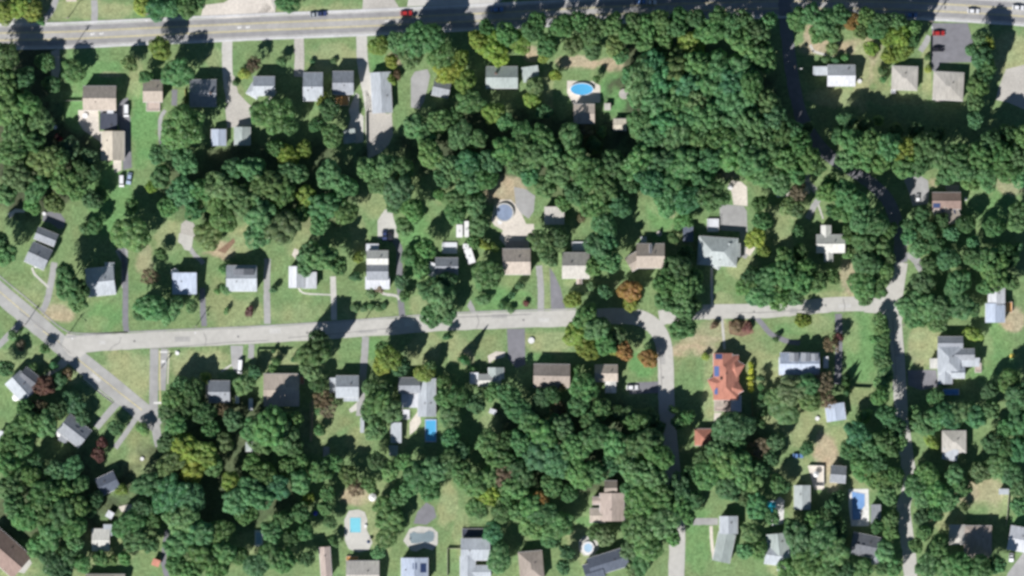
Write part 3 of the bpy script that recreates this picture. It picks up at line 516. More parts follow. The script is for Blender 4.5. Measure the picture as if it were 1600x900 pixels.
H('large pale house of several joined wings right of the road', 'the large pale house with wings', [(1482, 562, 36, 44, 0, 'h', 4.8, None, .45), (1505, 554, 34, 18, 0, 'x', 4.6, 'grey'), (1484, 536, 40, 20, 0, 'x', 4.4, 'grey'), (1512, 566, 36, 14, 0, 's', 4.0, 'lgrey'), (1476, 585, 22, 30, 0, 'y', 4.4, None, .35), (1459, 568, 14, 16, 0, 'f', 3, 'offw'), (1496, 582, 22, 18, 0, 'x', 4.2, 'lgrey')], 'lgrey', ('d', 1523, 567, 1533, 582, 'pink'))
H('white and dark grey roofed house near the upper right yard', 'the white and dark grey house', [(1556, 462, 26, 30, 0, 'y', 4.8, 'white', .4), (1554, 489, 30, 30, 0, 'y', 4.8, 'blueg', .4)], 'lgrey', ('d', 1571, 472, 1581, 488, 'orange', 1.5))
# ---- lower rows
H('brown roofed house cut by the lower left corner of the picture', 'the brown roofed corner house', [(8, 862, 74, 46, 41, 'x', 4.2, None, .6)], 'brown')
SH('pale grey building with a white shed beside it in the lower left yard', 'the pale grey building', [(158, 843, 28, 34, 0, 'x', 3.2, None, .2), (169, 828, 14, 18, 0, 'f', 3, 'lgrey')], 'offw', ('v', 0, 152, 850), name='outbuilding', cat='outbuilding')
SH('tiny white shed above the pale grey building', None, [(172, 804, 11, 11, 30, 'f', 2.2)], 'white')
H('beige roof edge cut by the bottom border left of the lane', None, [(165, 906, 62, 18, 0, 'x', 3.6)], 'cream')
SH('small terracotta shed roof beside the narrow lane', None, [(244, 879, 12, 11, 20, 's', 2.2)], 'terra')
H('narrow pinkish roofed house left of the bright white patio', 'the narrow pinkish house', [(509, 878, 17, 48, -4, 'y', 4.2, None, .4)], 'pink', ('v', 0, 508, 868))
H('grey house with a yellow wooden deck below the white patio', 'the grey house with a yellow deck', [(567, 897, 52, 42, 0, 'x', 4.4, None, .3)], 'beige', ('d', 541, 869, 560, 877, 'orange', 1))
H('blue white roofed house with dark solar panels below the kidney pool', 'the house with solar panels by the kidney pool', [(648, 891, 42, 40, 0, 'y', 4.6, None, .35)], 'blueg', ('p', 0, 657, 880, 666, 894), ('p', 0, 645, 879, 651, 889), ('v', 0, 634, 890))
H('pale grey house with a cluttered dark deck and a black roof notch', 'the pale house with a cluttered deck', [(743, 858, 46, 34, 0, 'x', 4.6, None, .3), (731, 888, 24, 40, 0, 'y', 4.4, None, .3), (752, 893, 30, 20, 0, 'x', 4.2, 'lgrey', .3)], 'lgrey', ('d', 722, 826, 764, 839, 'dark', .8), ('v', 0, 734, 860))
H('beige and dark roofed house shaded on its right side', 'the half shaded beige house', [(830, 884, 38, 46, -5, 'h', 4.4, None, .5)], 'taupe')
H('slate grey house turned aslant beside the hot tub', 'the slate house by the hot tub', [(950, 878, 62, 30, -17, 'x', 4.8, None, .5), (928, 893, 30, 30, -17, 'x', 4.4, None, .5)], 'slate')
H('tan brown roofed house with a stepped left side in the woods', 'the tan brown house in the woods', [(956, 792, 38, 44, 0, 'y', 4.4, 'pink', .35), (934, 805, 26, 22, 0, 'x', 4.0, 'tan', .3), (954, 762, 20, 22, 0, 'x', 4.0, 'taupe'), (936, 782, 22, 12, 0, 'x', 4.2, 'pink', .3)], 'tan', ('v', 0, 954, 796), ('v', 1, 938, 788))
H('long grey green house of two blocks beside a lawn', 'the long grey green house', [(1138, 820, 28, 28, 0, 'y', 4.6, 'lgrey', .4), (1131, 855, 27, 46, 12, 'y', 4.4, None, .4)], 'greeng')
SH('pale green grey roofed building left of the carport frame', 'the pale green grey building', [(1253, 777, 25, 38, 0, 'y', 4.0, None, .3)], 'paleg', ('v', 0, 1250, 772), name='outbuilding', cat='outbuilding')
SH('small outbuilding with a black upper slope and a grey lower slope', 'the black and grey outbuilding', [(1309, 741, 25, 26, 4, 'x', 3.6)], 'grey', name='outbuilding', cat='outbuilding')
SH('grey shed right of the white deck pool', 'the grey shed by the white deck', [(1368, 803, 16, 30, 0, 'e', 3, None, .3)], 'grey')
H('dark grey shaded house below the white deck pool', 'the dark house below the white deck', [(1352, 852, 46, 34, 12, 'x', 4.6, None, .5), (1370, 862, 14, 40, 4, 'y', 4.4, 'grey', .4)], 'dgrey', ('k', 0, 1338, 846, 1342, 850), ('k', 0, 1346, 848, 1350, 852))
H('pale grey gabled house below the turquoise pool', 'the pale house below the turquoise pool', [(1216, 850, 34, 34, -6, 'y', 4.6, 'greeng', .4), (1215, 868, 40, 30, 8, 'x', 4.6, 'lgrey', .4)], 'lgrey', ('d', 1214, 882, 1236, 892, 'white'))
H('beige roof emerging from deep tree shade in the lower right yard', 'the beige shaded house', [(1495, 835, 26, 30, 0, 'h', 4.4, 'beige', .3), (1527, 846, 44, 50, 0, 'h', 4.4, 'taupe', .3)], 'beige', ('v', 1, 1535, 838))
H('white roofed house cut by the right border, lower corner', 'the white house at the right border', [(1592, 842, 34, 38, 10, 'x', 4.6, None, .3)], 'white')
H('pale beige roofed house in the woods right of the road', 'the pale beige house in the woods', [(1490, 690, 38, 34, 0, 'h', 4.2, None, .35), (1484, 710, 24, 18, 10, 's', 3.6, 'lgrey')], 'beige')
SH('small white shed at the corner of a dry yard', None, [(1568, 768, 16, 9, 0, 'f', 2.4)], 'lgrey')
SH('white roofed shed on the roadside above the main road', None, [(33, 32, 30, 8, -2, 'f', 3)], 'offw')
SH('white roofed shed edge at the far left, below the trees', None, [(2, 682, 8, 18, 10, 'f', 3)], 'white')
H('pale roof edge cut by the top border above the long drive', None, [(112, -4, 16, 12, 0, 'x', 3.4)], 'pink')
SH('small white shed behind the orange deck house', None, [(546, 213, 20, 22, -8, 's', 2.6, None, .2)], 'greeng')
SH('small white roof in the garden shade below the white dark house', None, [(770, 643, 11, 8, 20, 'f', 2.3)], 'white')
SH('grey shed roof showing through trees near the woods path', None, [(510, 708, 10, 20, 0, 's', 2.4, None, .3)], 'beige')
SH('pale green round topped shed under the trees', None, [(391, 698, 14, 14, 0, 'h', 2.6, None, .4)], 'greeng')
# ---------------------------------------------------------------- pools
M_WATER = mat('pool_water', (.10, .42, .72), .08, .05, .8, .5); M_WATER2 = mat('pool_water_pale', (.22, .60, .72), .08, .05, .8, .5)
M_COVER = mat('pool_cover', (.22, .28, .31), .8, .08, .5); M_BLUE = mat('pool_blue_liner', (.06, .22, .55), .3, .05)
def pool(label, outline, rim, wz, wm, rimm, raised, group=None):
    c = [sum(p[i] for p in outline)/len(outline) for i in (0, 1)]; o0 = W(*c); t = empty('swimming_pool', o0, label, 'swimming pool', group)
    P = [W(*p) for p in outline]; P = [(p.x-o0.x, p.y-o0.y) for p in P]
    if area(P) < 0: P = P[::-1]
    k = len(P); out = []
    for x, y in P: r = math.hypot(x, y); out.append((x*(1+rim/r), y*(1+rim/r)))
    mb = MB(); zt = raised+.07; mb.v = [(x, y, zt) for x, y in out]+[(x, y, zt) for x, y in P]+[(x, y, 0) for x, y in out]+[(x, y, wz-.3) for x, y in P]
    for i in range(k): j = (i+1) % k; mb.f += [(i, j, k+j, k+i), (2*k+i, 2*k+j, j, i), (k+i, k+j, 3*k+j, 3*k+i)]
    mb.build('rim', rimm, t); mb = MB(); mb.poly([(x, y, wz) for x, y in P]); mb.build('water', wm, t)
    mb = MB(); x, y = P[0]; s = .94
    for q in (-.25, .25): mb.rod((x*s, y*s+q, wz-.2), (x*s, y*s+q, zt+.8), .04, .04, 5); mb.rod((x*s, y*s+q, zt+.8), (x*1.08, y*1.08+q, zt+.1), .04, .04, 5)
    mb.build('ladder', M_METAL, t); LAND.append((c[0], c[1], {'oval blue': 'the oval pool'}.get(label[:9], 'the '+label.split(' pool')[0]+' pool'))); return t
def rect(x0, y0, x1, y1): return [(x0, y0), (x1, y0), (x1, y1), (x0, y1)]
pool('oval blue above ground pool on a pale deck', ell(909, 139.5, 17.5, 9), .25, 1.1, M_WATER, M_WHITE, 1.1)
pool('blue rectangular pool with a darker blue edge', rect(665, 657, 681, 689), .55, .45, M_WATER, mat('coping_blue', (.42, .50, .68)), .5)
pool('pale cyan rectangular pool in a bright white patio', rect(547, 809, 563.5, 832), .2, .06, M_WATER2, M_CONC, .06)
kid = [(640, 834), (646, 831), (653, 833), (662, 833), (670, 829), (677, 831), (679, 837), (677, 845), (670, 848), (660, 847), (652, 849), (643, 849), (640, 843)]
pool('kidney shaped pool under a slate green cover', kid, .2, .12, M_COVER, M_CONC, .08)
pool('round covered pool ringed by a white stone patio', ell(788, 332, 13, 13, 28), .5, 1.0, mat('pool_cover_blue', (.24, .30, .42), .6, .12, .6), M_CONC, 1.0)
pool('deep blue pool in a long white deck', [(1331, 768), (1340, 770), (1351, 772), (1351, 790), (1345, 798), (1345, 812), (1332, 812)], .2, .07, mat('pool_shade_water', (.20, .36, .66), .15, .05), M_CONC, .07)
pool('turquoise pool half in tree shade', rect(1198, 784, 1212, 806), .3, .9, mat('pool_teal', (.03, .34, .46), .1, .05), M_WHITE, .9)
pool('small pale blue hot tub in a stone circle', ell(919, 856, 6.5, 7), .8, .8, mat('tub_water', (.40, .58, .75), .1, .05), M_WHITE, .8)
pool('blue pool half in shade at the foot of the large pale house', rect(1474, 608, 1498, 617), .2, .9, mat('pool_mid_blue', (.12, .30, .66), .3), M_WHITE, .9)
pool('narrow blue pool edge beside a white slab in tree shade', rect(400, 832, 409, 850), 1.0, .3, mat('tub_water', (.4, .5, .6)), M_WHITE, .35)

# ---------------------------------------------------------------- vehicles
def paint(k, c): return mat('car_paint_'+k, c, .35, .02, 1, .5)
PAINT = dict(white=(.80, .81, .83), red=(.42, .03, .03), blue=(.14, .26, .52), pale=(.38, .48, .66), black=(.02, .02, .03), silver=(.42, .45, .48), navy=(.04, .06, .16))
def car(label, x, y, ang, k, L=4.6, Wd=1.85, kind='car'):
    """ang: degrees the nose is turned from the photo's right, clockwise."""
    t = empty('parked_car' if kind == 'car' else 'parked_van', W(x, y, .06), label, kind, None, -math.radians(ang)); pm = paint(k, PAINT[k])
    hl, hw = L/2, Wd/2; H_ = 1.45 if kind == 'car' else 2.1
    prof = [(-hl, .35), (-hl, .85), (-hl+.15, .95), (-hl+.9, 1.0), (hl-1.2, .98), (hl-.15, .82), (hl, .6), (hl, .35)] if kind == 'car' else [(-hl, .35), (-hl, 1.1), (hl-1.0, 1.1), (hl-.1, .9), (hl, .6), (hl, .35)]
    def extr(pr, w0, w1, m, nm, par):
        mb = MB(); n = len(pr); zs = [p[1] for p in pr]; lo, hi = min(zs), max(zs); wd = lambda z: w0+(w1-w0)*(z-lo)/(hi-lo)
        mb.v = [(p[0], -wd(p[1]), p[1]) for p in pr]+[(p[0], wd(p[1]), p[1]) for p in pr]
        mb.f = [tuple(range(n)), tuple(range(2*n-1, n-1, -1))]+[(i, (i+1) % n, n+(i+1) % n, n+i) for i in range(n)]
        return mb.build(nm, m, par)
    body = extr(prof, hw, hw*.93, pm, 'body', t)
    gh = [(-hl+.35, .95), (-hl+.85, H_-.02), (hl-2.1, H_-.02), (hl-1.3, .95)] if kind == 'car' else [(-hl+.02, 1.08), (-hl+.1, H_-.02), (hl-1.3, H_-.02), (hl-.75, 1.08)]
    extr(gh, hw*.9, hw*.74, M_GLASS, 'windscreen', t)
    a, b = (gh[1][0]-.02, gh[2][0]+.02); mb = MB().prism([(a, -hw*.73), (b, -hw*.73), (b, hw*.73), (a, hw*.73)], H_-.03, H_+.03); mb.build('roof', pm, t)
    for sx in (-1, 1):
        for sy in (-1, 1):
            mb = MB().rod((sx*hl*.62, sy*(hw-.2), .3), (sx*hl*.62, sy*(hw+.02), .3), .32, .32, 12); wl = mb.build('wheel', M_TYRE, t)
            MB().rod((sx*hl*.62, sy*(hw+.02), .3), (sx*hl*.62, sy*(hw+.035), .3), .19, .19, 8).build('rim', M_METAL, wl)
        MB().box(hl-.06, sx*hw*.68-.16, .62, hl+.015, sx*hw*.68+.16, .76).build('headlight', M_WHITE, body)
    return t
car('white car driving on the main road past the parking court', 1521, 17.5, 3, 'white')
car('white car driving near the right edge of the main road', 1591, 12, 5, 'white')
car('red car on the main road beside the shade of the roadside trees', 635, 20.5, -3, 'red')
car('blue car on the main road in the roadside tree shade', 777, 15, -3, 'blue')
car('silver blue car on the main road by the dry grass', 492, 23, -3, 'silver', 3.9)
car('black car just ahead of the silver blue car', 503.5, 21.5, -3, 'navy', 3.6)
car('blue car on the shaded stretch of the main road', 1424, 24, 2, 'blue')
car('bright blue car near the top border in the long shade', 1001, 3, 0, 'blue', 3.8)
car('white car near the top border in the long shade', 1018, 3.5, 0, 'white', 4)
car('red car in the upper left corner of the parking court', 1467, 52, 0, 'red')
car('black car in the middle of the parking court', 1466, 77, 0, 'black', 4.4)
car('white van beside the slate annex of the tan house', 197.5, 173, 90, 'white', 4.8, 2.0, 'van')
car('white van at the end of the long driveway', 190, 283, 90, 'white', 4.6, 2.0, 'van')
car('blue car next to the van at the end of the long driveway', 202, 279, 100, 'pale', 4.6)
car('dark car, left of two parked behind the stepped house', 601, 368, 90, 'navy', 4)
car('dark car, right of two parked behind the stepped house', 610, 369, 90, 'black', 4.2)
car('white car on the short dark driveway inside the bend', 988, 605.5, 0, 'white', 4.6)
car('white van parked on the short driveway beside the field', 375, 573, 94, 'white', 5.4, 2.0, 'van')
car('blue car parked on the dirt by the lone dark tree', 1247, 712, 0, 'blue', 4)
car('silver car at the back of the square parking gravel', 1434, 309, 90, 'white', 2.8, 1.4)
car('white car behind the lower right white house', 1580, 871, 90, 'white', 3.4)
car('red car on the woods edge left of the long fence', 92, 216, 40, 'red', 3.4)
def trailer(label, x, y, w_, l_, ang, name='camper_trailer', cat='trailer'):
    t = empty(name, W(x, y, .03), label, cat, None, -math.radians(ang)); hx, hy = w_*M_PX/2, l_*M_PX/2
    mb = MB(); r = .25; pts = []
    for cx, cy, a0 in ((hx-r, hy-r, 0), (-hx+r, hy-r, 90), (-hx+r, -hy+r, 180), (hx-r, -hy+r, 270)):
        pts += [(cx+r*math.cos(math.radians(a0+q)), cy+r*math.sin(math.radians(a0+q))) for q in (0, 45, 90)]
    b = mb.prism(pts, .5, 2.5).build('body', M_WHITE, t)
    MB().box(-.25, -.3, 2.5, .25, .3, 2.62).build('roof_hatch', M_METAL, b); MB().rod((0, hy-.1, .55), (0, hy+.9, .45), .06, .05).build('drawbar', M_METAL, t)
    for s in (-1, 1): MB().rod((s*(hx-.2), 0, .32), (s*(hx+.02), 0, .32), .32, .32, 12).build('wheel', M_TYRE, t)
    return t
trailer('white camper trailer, left of two side by side behind trees', 718, 361, 10, 20, 0)
trailer('white narrow trailer, right of two side by side behind trees', 729, 358, 7, 25, 0)
trailer('white camper trailer parked aslant nearest the dark grey house', 734, 400, 12, 24, -18)
trailer('short white trailer just under the narrow right one', 728, 385, 9, 8, 0)
trailer('long white trailer by the small grey house behind the field', 392, 632, 6.5, 19, 0)
trailer('short silver white trailer left of the long white trailer', 371, 624, 6, 12, 0)
trailer('small white box trailer behind the orange deck house', 495, 192, 9, 9, 40)
# ---------------------------------------------------------------- garden furniture, fences, poles
def umbrella(label, x, y, r, m=None):
    t = empty('garden_umbrella', W(x, y), label, 'umbrella'); mb = MB(); n = 8; R = r*M_PX
    mb.v = [(R*math.cos(2*math.pi*i/n), R*math.sin(2*math.pi*i/n), 2.1) for i in range(n)]+[(0, 0, 2.9)]+[(R*math.cos(2*math.pi*i/n), R*math.sin(2*math.pi*i/n), 1.95) for i in range(n)]
    for i in range(n): j = (i+1) % n; mb.f += [(i, j, n), (n+1+i, n+1+j, j, i)]
    mb.build('canopy', m or M_WHITE, t); MB().rod((0, 0, 0), (0, 0, 2.95), .04, .03).build('pole', M_METAL, t); MB().rod((0, 0, 0), (0, 0, .12), .4, .35, 10).build('base', M_CONC, t); return t
umbrella('white round umbrella beside the small lavender grey house', 273.5, 426, 7); umbrella('white round umbrella above the cyan pool patio', 582, 777, 6.5); umbrella('white umbrella on the patio of the slanted grey and white house', 25, 621, 6)
umbrella('small dark umbrella on the lower corner of the white patio', 576, 846, 3, M_PANEL); umbrella('yellow umbrella on the lawn near the right border', 1581, 556, 4, mat('yellow_cloth', (.7, .55, .12)))
umbrella('small blue umbrella in the shade of the lower trees', 493, 802, 4, mat('blue_cloth', (.06, .08, .5))); umbrella('red umbrella on the lawn right of the black and grey outbuilding', 1350, 739, 7, mat('red_cloth', (.5, .12, .08)))
umbrella('white umbrella by the turned mid grey house', 93, 678, 5); umbrella('white umbrella on the porch of the slanted dark grey house', 57, 415, 4); umbrella('white umbrella by the carport frame', 1275, 741, 5)
def tramp(label, x, y, r, m=None):
    t = empty('trampoline', W(x, y), label, 'trampoline'); R = r*M_PX; mb = MB(); n = 20; o = ell(0, 0, R, R, n); i_ = ell(0, 0, R*.82, R*.82, n)
    mb.v = [(a, b, .8) for a, b in o]+[(a, b, .8) for a, b in i_]; mb.f = [(i, (i+1) % n, n+(i+1) % n, n+i) for i in range(n)]; mb.build('safety_pad', m or mat('pad_grey', (.55, .52, .46)), t)
    mb = MB(); mb.poly([(a, b, .78) for a, b in i_]); mb.build('jumping_mat', mat('mat_grey', (.42, .40, .38)), t)
    for k in range(4): a = k*math.pi/2+.4; MB().rod((R*.95*math.cos(a), R*.95*math.sin(a), 0), (R*.95*math.cos(a), R*.95*math.sin(a), .8), .05, .05).build('leg', M_METAL, t)
tramp('grey round trampoline on the lawn right of the oval pool', 975, 147, 8); tramp('small tan trampoline in the lawn of the dark brown house', 1030, 365, 4.5)
M_FENCE = mat('fence_wood', (.5, .48, .42), .9, .12, 2, streak=True); M_FG = mat('fence_green', (.08, .14, .08), .9, .12, 2)
def fence(label, pts, m=M_FENCE, h=1.6, name='garden_fence', cat='fence'):
    o0 = W(*pts[0]); t = empty(name, o0, label, cat); mb = MB()
    for p, q in zip(pts, pts[1:]):
        a = W(*p)-o0; b = W(*q)-o0; d = (b-a).normalized(); nn = Vector((-d.y, d.x, 0))*.05
        mb.prism([(a+nn)[:2], (a-nn)[:2], (b-nn)[:2], (b+nn)[:2]], .05, h)
        L_ = (b-a).length; n = max(1, int(L_/2.6))
        for i in range(n+1): c = a+(b-a)*i/n; MB().box(c.x-.08, c.y-.08, 0, c.x+.08, c.y+.08, h+.12).build('post', m, t)
    mb.build('panel', m, t)
fence('white boundary fence left of the tan house', [(99, 157.5), (128, 157.5)]); fence('green metal fence line along the gravel beside the white patio', [(572.5, 176), (573, 241)], M_FG)
fence('dark fence across the dry front yard above the low tan house', [(402, 575), (402, 546), (455, 546)], M_FG, 1.2); fence('pale fence around the lawn left of the pale house with a cluttered deck', [(699, 900), (699, 857), (719, 857)])
fence('white fence with square corner beside the carport', [(1262, 759), (1287, 759), (1287, 728), (1264, 727)], M_WHITE); fence('long pale fence at the right side of the dry yard', [(1576, 772), (1574, 800), (1572, 822)])
fence('yellow wooden fence strip beside the grey house in deep shade', [(289, 140), (290, 163)], mat('fence_yellow', (.5, .4, .15))); fence('long low stone wall along the diagonal road field', [(128, 594), (176, 630)], M_CONC, .4, 'stone_wall', 'wall')
fence('thin fence at the lower end of the long back garden', [(1334, 605), (1360, 606)], M_FG); fence('thin pale fence along the woods side path', [(484, 630), (485, 660), (484, 690)]); fence('brown garden fence below the yellow green hedge', [(1175, 618), (1176, 650)], mat('fence_brown', (.35, .2, .1)))
fence('white picket fence left of the shaded orchard', [(100, 160), (99, 215)], M_FG, 1.4); fence('grey fence between lawn strip and hedge at the parking court', [(1454, 58), (1453, 98)], M_FG, 1.5)
def upole(label, x, y, h=10.5, ang=0, lamp=False):
    t = empty('utility_pole', W(x, y), label, 'utility pole', None, math.radians(ang)); wm = mat('pole_wood', (.35, .30, .25)); MB().rod((0, 0, 0), (0, 0, h), .17, .11, 8).build('shaft', wm, t)
    MB().box(-1.2, -.07, h-.7, 1.2, .07, h-.5).build('crossarm', wm, t); MB().rod((.35, 0, h-2.2), (.35, 0, h-1.2), .25, .25, 10).build('transformer', M_METAL, t)
    if lamp: a = MB().rod((0, 0, h-1.5), (0, -2.2, h-1.1), .05, .05).build('lamp_arm', M_METAL, t); MB().box(-.18, -2.9, h-1.2, .18, -2.1, h-1.0).build('lamp_head', M_WHITE, a)
for a in (('wooden utility pole by the grass verge above the main road', 106, 29), ('wooden utility pole at the lower kerb of the main road', 114, 76), ('street lamp pole beside the long drive above the main road', 230, 23, 10, 0, True),
          ('utility pole on the corner where the side road leaves', 108, 521, 9, 40, True), ('utility pole on the verge of the diagonal road', 40, 507, 9, 40), ('utility pole by the kerb in the middle of the side road', 306, 510, 9, 0, True),
          ('utility pole by the shaded road near the white gabled house', 1241, 108, 9, 90, True), ('utility pole where the shaded road leaves the woods', 1417, 381, 9, 80, True), ('utility pole on the kerb near the mown field', 571, 498, 9, 0),
          ('utility pole on the grass beside the parking court entrance', 1455, 34, 10, 0, True), ('utility pole beside the bend of the shaded road', 1316, 229, 9, 60, True), ('utility pole at the kerb by the right hand road lawn', 1411, 509, 9, 90),
          ('utility pole at the foot of the field near the lane', 252, 575, 7, 0)): upole(*a)
# small yard objects
def table(label, x, y, r=3.5, m=M_WHITE):
    t = empty('garden_table', W(x, y), label, 'garden table'); R = r*M_PX; MB().prism(ell(0, 0, R, R, 12), .7, .76).build('table_top', m, t)
    for k in range(4): a = k*math.pi/2+.7; MB().rod((R*.6*math.cos(a), R*.6*math.sin(a), 0), (R*.6*math.cos(a), R*.6*math.sin(a), .7), .04, .04).build('leg', M_METAL, t)
for lb, x, y, r in (('white garden table on the stone patio of the tan house', 133, 181, 4.5), ('white table at the upper end of the oval pale patio', 1141, 293, 4), ('white table in the yard near the pale blue garage', 1277, 654, 3.5),
    ('white table on the far left lawn', 31, 646, 4), ('white table on the field by the lane corner', 277, 552, 3), ('white garden table on the round pool patio', 781, 347, 4), ('white table at the clearing edge by the curved woods path', 1216, 306, 3),
    ('small white table right of the brown house with solar panels', 1509, 311, 2.6), ('white table left of the garages under the tree', 265, 193, 3), ('pale table beside the shaded carport', 86, 199, 3.2), ('white table on the patio of the lavender house lawn', 571, 822, 2.5),
    ('white table on the dry lawn near the driveway', 830, 532, 5), ('round stone table on the orange stained lawn', 222, 717, 3), ('white table outside the small terracotta garage', 69, 334, 3), ('white table by the trees right of the white gabled house', 1343, 127, 3.5)): table(lb, x, y, r)
# ---------------------------------------------------------------- trees
def leafmat():
    m = bpy.data.materials.new('foliage'); m.use_nodes = True; n = m.node_tree.nodes; L = m.node_tree.links; n.clear()
    oi = n.new('ShaderNodeObjectInfo'); tc = n.new('ShaderNodeTexCoord'); ge = n.new('ShaderNodeNewGeometry')
    a = n.new('ShaderNodeTexNoise'); a.inputs['Scale'].default_value = .55; a.inputs['Detail'].default_value = 3; L.new(ge.outputs['Position'], a.inputs['Vector'])
    hs = n.new('ShaderNodeHueSaturation'); L.new(oi.outputs['Color'], hs.inputs['Color'])
    r1 = n.new('ShaderNodeMapRange'); r1.inputs[1].default_value = .3; r1.inputs[2].default_value = .7; r1.inputs[3].default_value = .473; r1.inputs[4].default_value = .52; L.new(a.outputs[0], r1.inputs[0]); L.new(r1.outputs[0], hs.inputs['Hue'])
    rp = n.new('ShaderNodeMath'); rp.operation = 'MULTIPLY_ADD'; rp.inputs[1].default_value = .38; rp.inputs[2].default_value = .81; L.new(ge.outputs['Random Per Island'], rp.inputs[0])
    r2 = n.new('ShaderNodeMapRange'); r2.inputs[1].default_value = .32; r2.inputs[2].default_value = .68; r2.inputs[3].default_value = .78; r2.inputs[4].default_value = 1.22
    b = n.new('ShaderNodeTexNoise'); b.inputs['Scale'].default_value = .28; b.inputs['Detail'].default_value = 2; L.new(ge.outputs['Position'], b.inputs['Vector']); L.new(b.outputs[0], r2.inputs[0])
    mu = n.new('ShaderNodeMath'); mu.operation = 'MULTIPLY'; L.new(rp.outputs[0], mu.inputs[0]); L.new(r2.outputs[0], mu.inputs[1]); L.new(mu.outputs[0], hs.inputs['Value'])
    d = n.new('ShaderNodeBsdfDiffuse'); t = n.new('ShaderNodeBsdfTranslucent'); g = n.new('ShaderNodeBsdfGlossy'); g.inputs['Roughness'].default_value = .5
    L.new(hs.outputs[0], d.inputs[0]); L.new(hs.outputs[0], t.inputs[0])
    m1 = n.new('ShaderNodeMixShader'); m1.inputs[0].default_value = .45; L.new(d.outputs[0], m1.inputs[1]); L.new(t.outputs[0], m1.inputs[2])
    m2 = n.new('ShaderNodeMixShader'); m2.inputs[0].default_value = .03; L.new(m1.outputs[0], m2.inputs[1]); L.new(g.outputs[0], m2.inputs[2])
    o = n.new('ShaderNodeOutputMaterial'); L.new(m2.outputs[0], o.inputs[0]); return m
M_LEAF = leafmat(); M_BARK = mat('bark', (.16, .13, .10), 1, .2, 3)
def quads_mesh(name, C, Nn, size):
    r = rng; n = len(C); a = np.cross(Nn, r.normal(size=(n, 3))); a /= np.linalg.norm(a, axis=1)[:, None]; b = np.cross(Nn, a)
    s = size*r.uniform(.65, 1.35, (n, 1)); e = r.uniform(.6, 1, (n, 1))
    V = np.stack([C+a*s, C+b*s*e, C-a*s, C-b*s*e], 1).reshape(-1, 3); m = bpy.data.meshes.new(name)
    m.vertices.add(4*n); m.vertices.foreach_set('co', V.reshape(-1).astype(np.float32)); m.loops.add(4*n); m.loops.foreach_set('vertex_index', np.arange(4*n, dtype=np.int32))
    m.polygons.add(n); m.polygons.foreach_set('loop_start', np.arange(0, 4*n, 4, dtype=np.int32)); m.update(); m.materials.append(M_LEAF); return m, V
def crown(seed, n=4600, lobes=34, spread=.80, lr=(.13, .27), size=.05, base=.38, flat=1.0, dome=.34):
    global rng; rng = np.random.default_rng(seed); r = rng; cen = []; rad = []
    ph = r.uniform(0, 6.28, 3)
    E = lambda t: 1+.11*np.sin(2*t+ph[0])+.08*np.sin(3*t+ph[1])+.07*np.sin(5*t+ph[2])
    for i in range(lobes):
        t = i*2.39996+r.uniform(-.5, .5); q = math.sqrt((i+.3)/lobes)*spread
        q2 = q*E(t); z = base+.16+(.25*math.sqrt(max(0, 1-q*q)))*flat+r.uniform(-.06, .06)
        cen.append((q2*math.cos(t), q2*math.sin(t), z)); rad.append(r.uniform(*lr)*(1-.15*q))
    cen = np.array(cen); rad = np.array(rad); w_ = rad**2; w_ /= w_.sum(); nd = int(n*dome); nl = n-nd; k = r.choice(lobes, nl, p=w_)
    d = r.normal(size=(nl, 3)); d /= np.linalg.norm(d, axis=1)[:, None]; d[:, 2] = np.where(r.random(nl) < .78, np.abs(d[:, 2]), d[:, 2])
    C_ = cen[k]+d*(rad[k]*r.uniform(.9, 1.03, nl))[:, None]*np.array([1, 1, .40])
    t = r.uniform(0, 6.28, nd); q = np.sqrt(r.random(nd)); e = q*E(t)*.9        # the body of the crown under the clumps
    z = base+.12+.27*np.sqrt(1-q*q)*flat+r.uniform(-.07, .03, nd); D_ = np.stack([e*np.cos(t), e*np.sin(t), z], -1)
    dn = np.stack([q*np.cos(t), q*np.sin(t), np.sqrt(1-q*q)+.2], -1); C_ = np.concatenate([C_, D_]); d = np.concatenate([d, dn])
    N_ = d*.75+r.normal(size=(n, 3))*.20+np.array([0, 0, .8]); N_ /= np.linalg.norm(N_, axis=1)[:, None]
    return quads_mesh('crown', C_, N_, size)
def conifer(seed, n=2200):
    global rng; rng = np.random.default_rng(seed); r = rng; z = r.random(n)**1.35; t = r.uniform(0, 6.28, n); arm = .8+.2*np.sin(t*7+z*30)
    q = (1-z)*arm*r.uniform(.72, 1, n); C_ = np.stack([q*np.cos(t), q*np.sin(t), .1+z*.9], -1); N_ = np.stack([np.cos(t)*.7, np.sin(t)*.7, np.full(n, .7)], -1)+r.normal(size=(n, 3))*.35
    N_ /= np.linalg.norm(N_, axis=1)[:, None]; return quads_mesh('crown', C_, N_, .06)
CR = [crown(100+i, lobes=28+3*i, spread=.80+.02*(i % 3), lr=((.16, .29) if i % 2 else (.12, .24))) for i in range(10)]
CS = [crown(200+i, n=800, lobes=9, spread=.62, lr=(.28, .42), size=.10, base=.22, flat=1.1) for i in range(4)]
CP = [crown(300+i, n=2200, lobes=30, spread=.85, lr=(.12, .24), size=.045, dome=.15) for i in range(2)]     # thin, see-through crowns
CC = [conifer(400+i) for i in range(2)]
def trunkmesh(seed):
    r = random.Random(seed); mb = MB(); mb.rod((0, 0, -.02), (.01, .0, .3), .055, .04, 7); mb.rod((.01, 0, .3), (0, .02, .62), .04, .018, 6)
    for i in range(6):
        a = i*1.05+r.uniform(-.3, .3); z = .26+.05*i; L_ = r.uniform(.35, .6); mb.rod((0, 0, z), (L_*math.cos(a), L_*math.sin(a), z+.2), .02, .006, 5)
    m = mb.mesh('trunk'); m.materials.append(M_BARK); return m
TK = [trunkmesh(i) for i in range(4)]
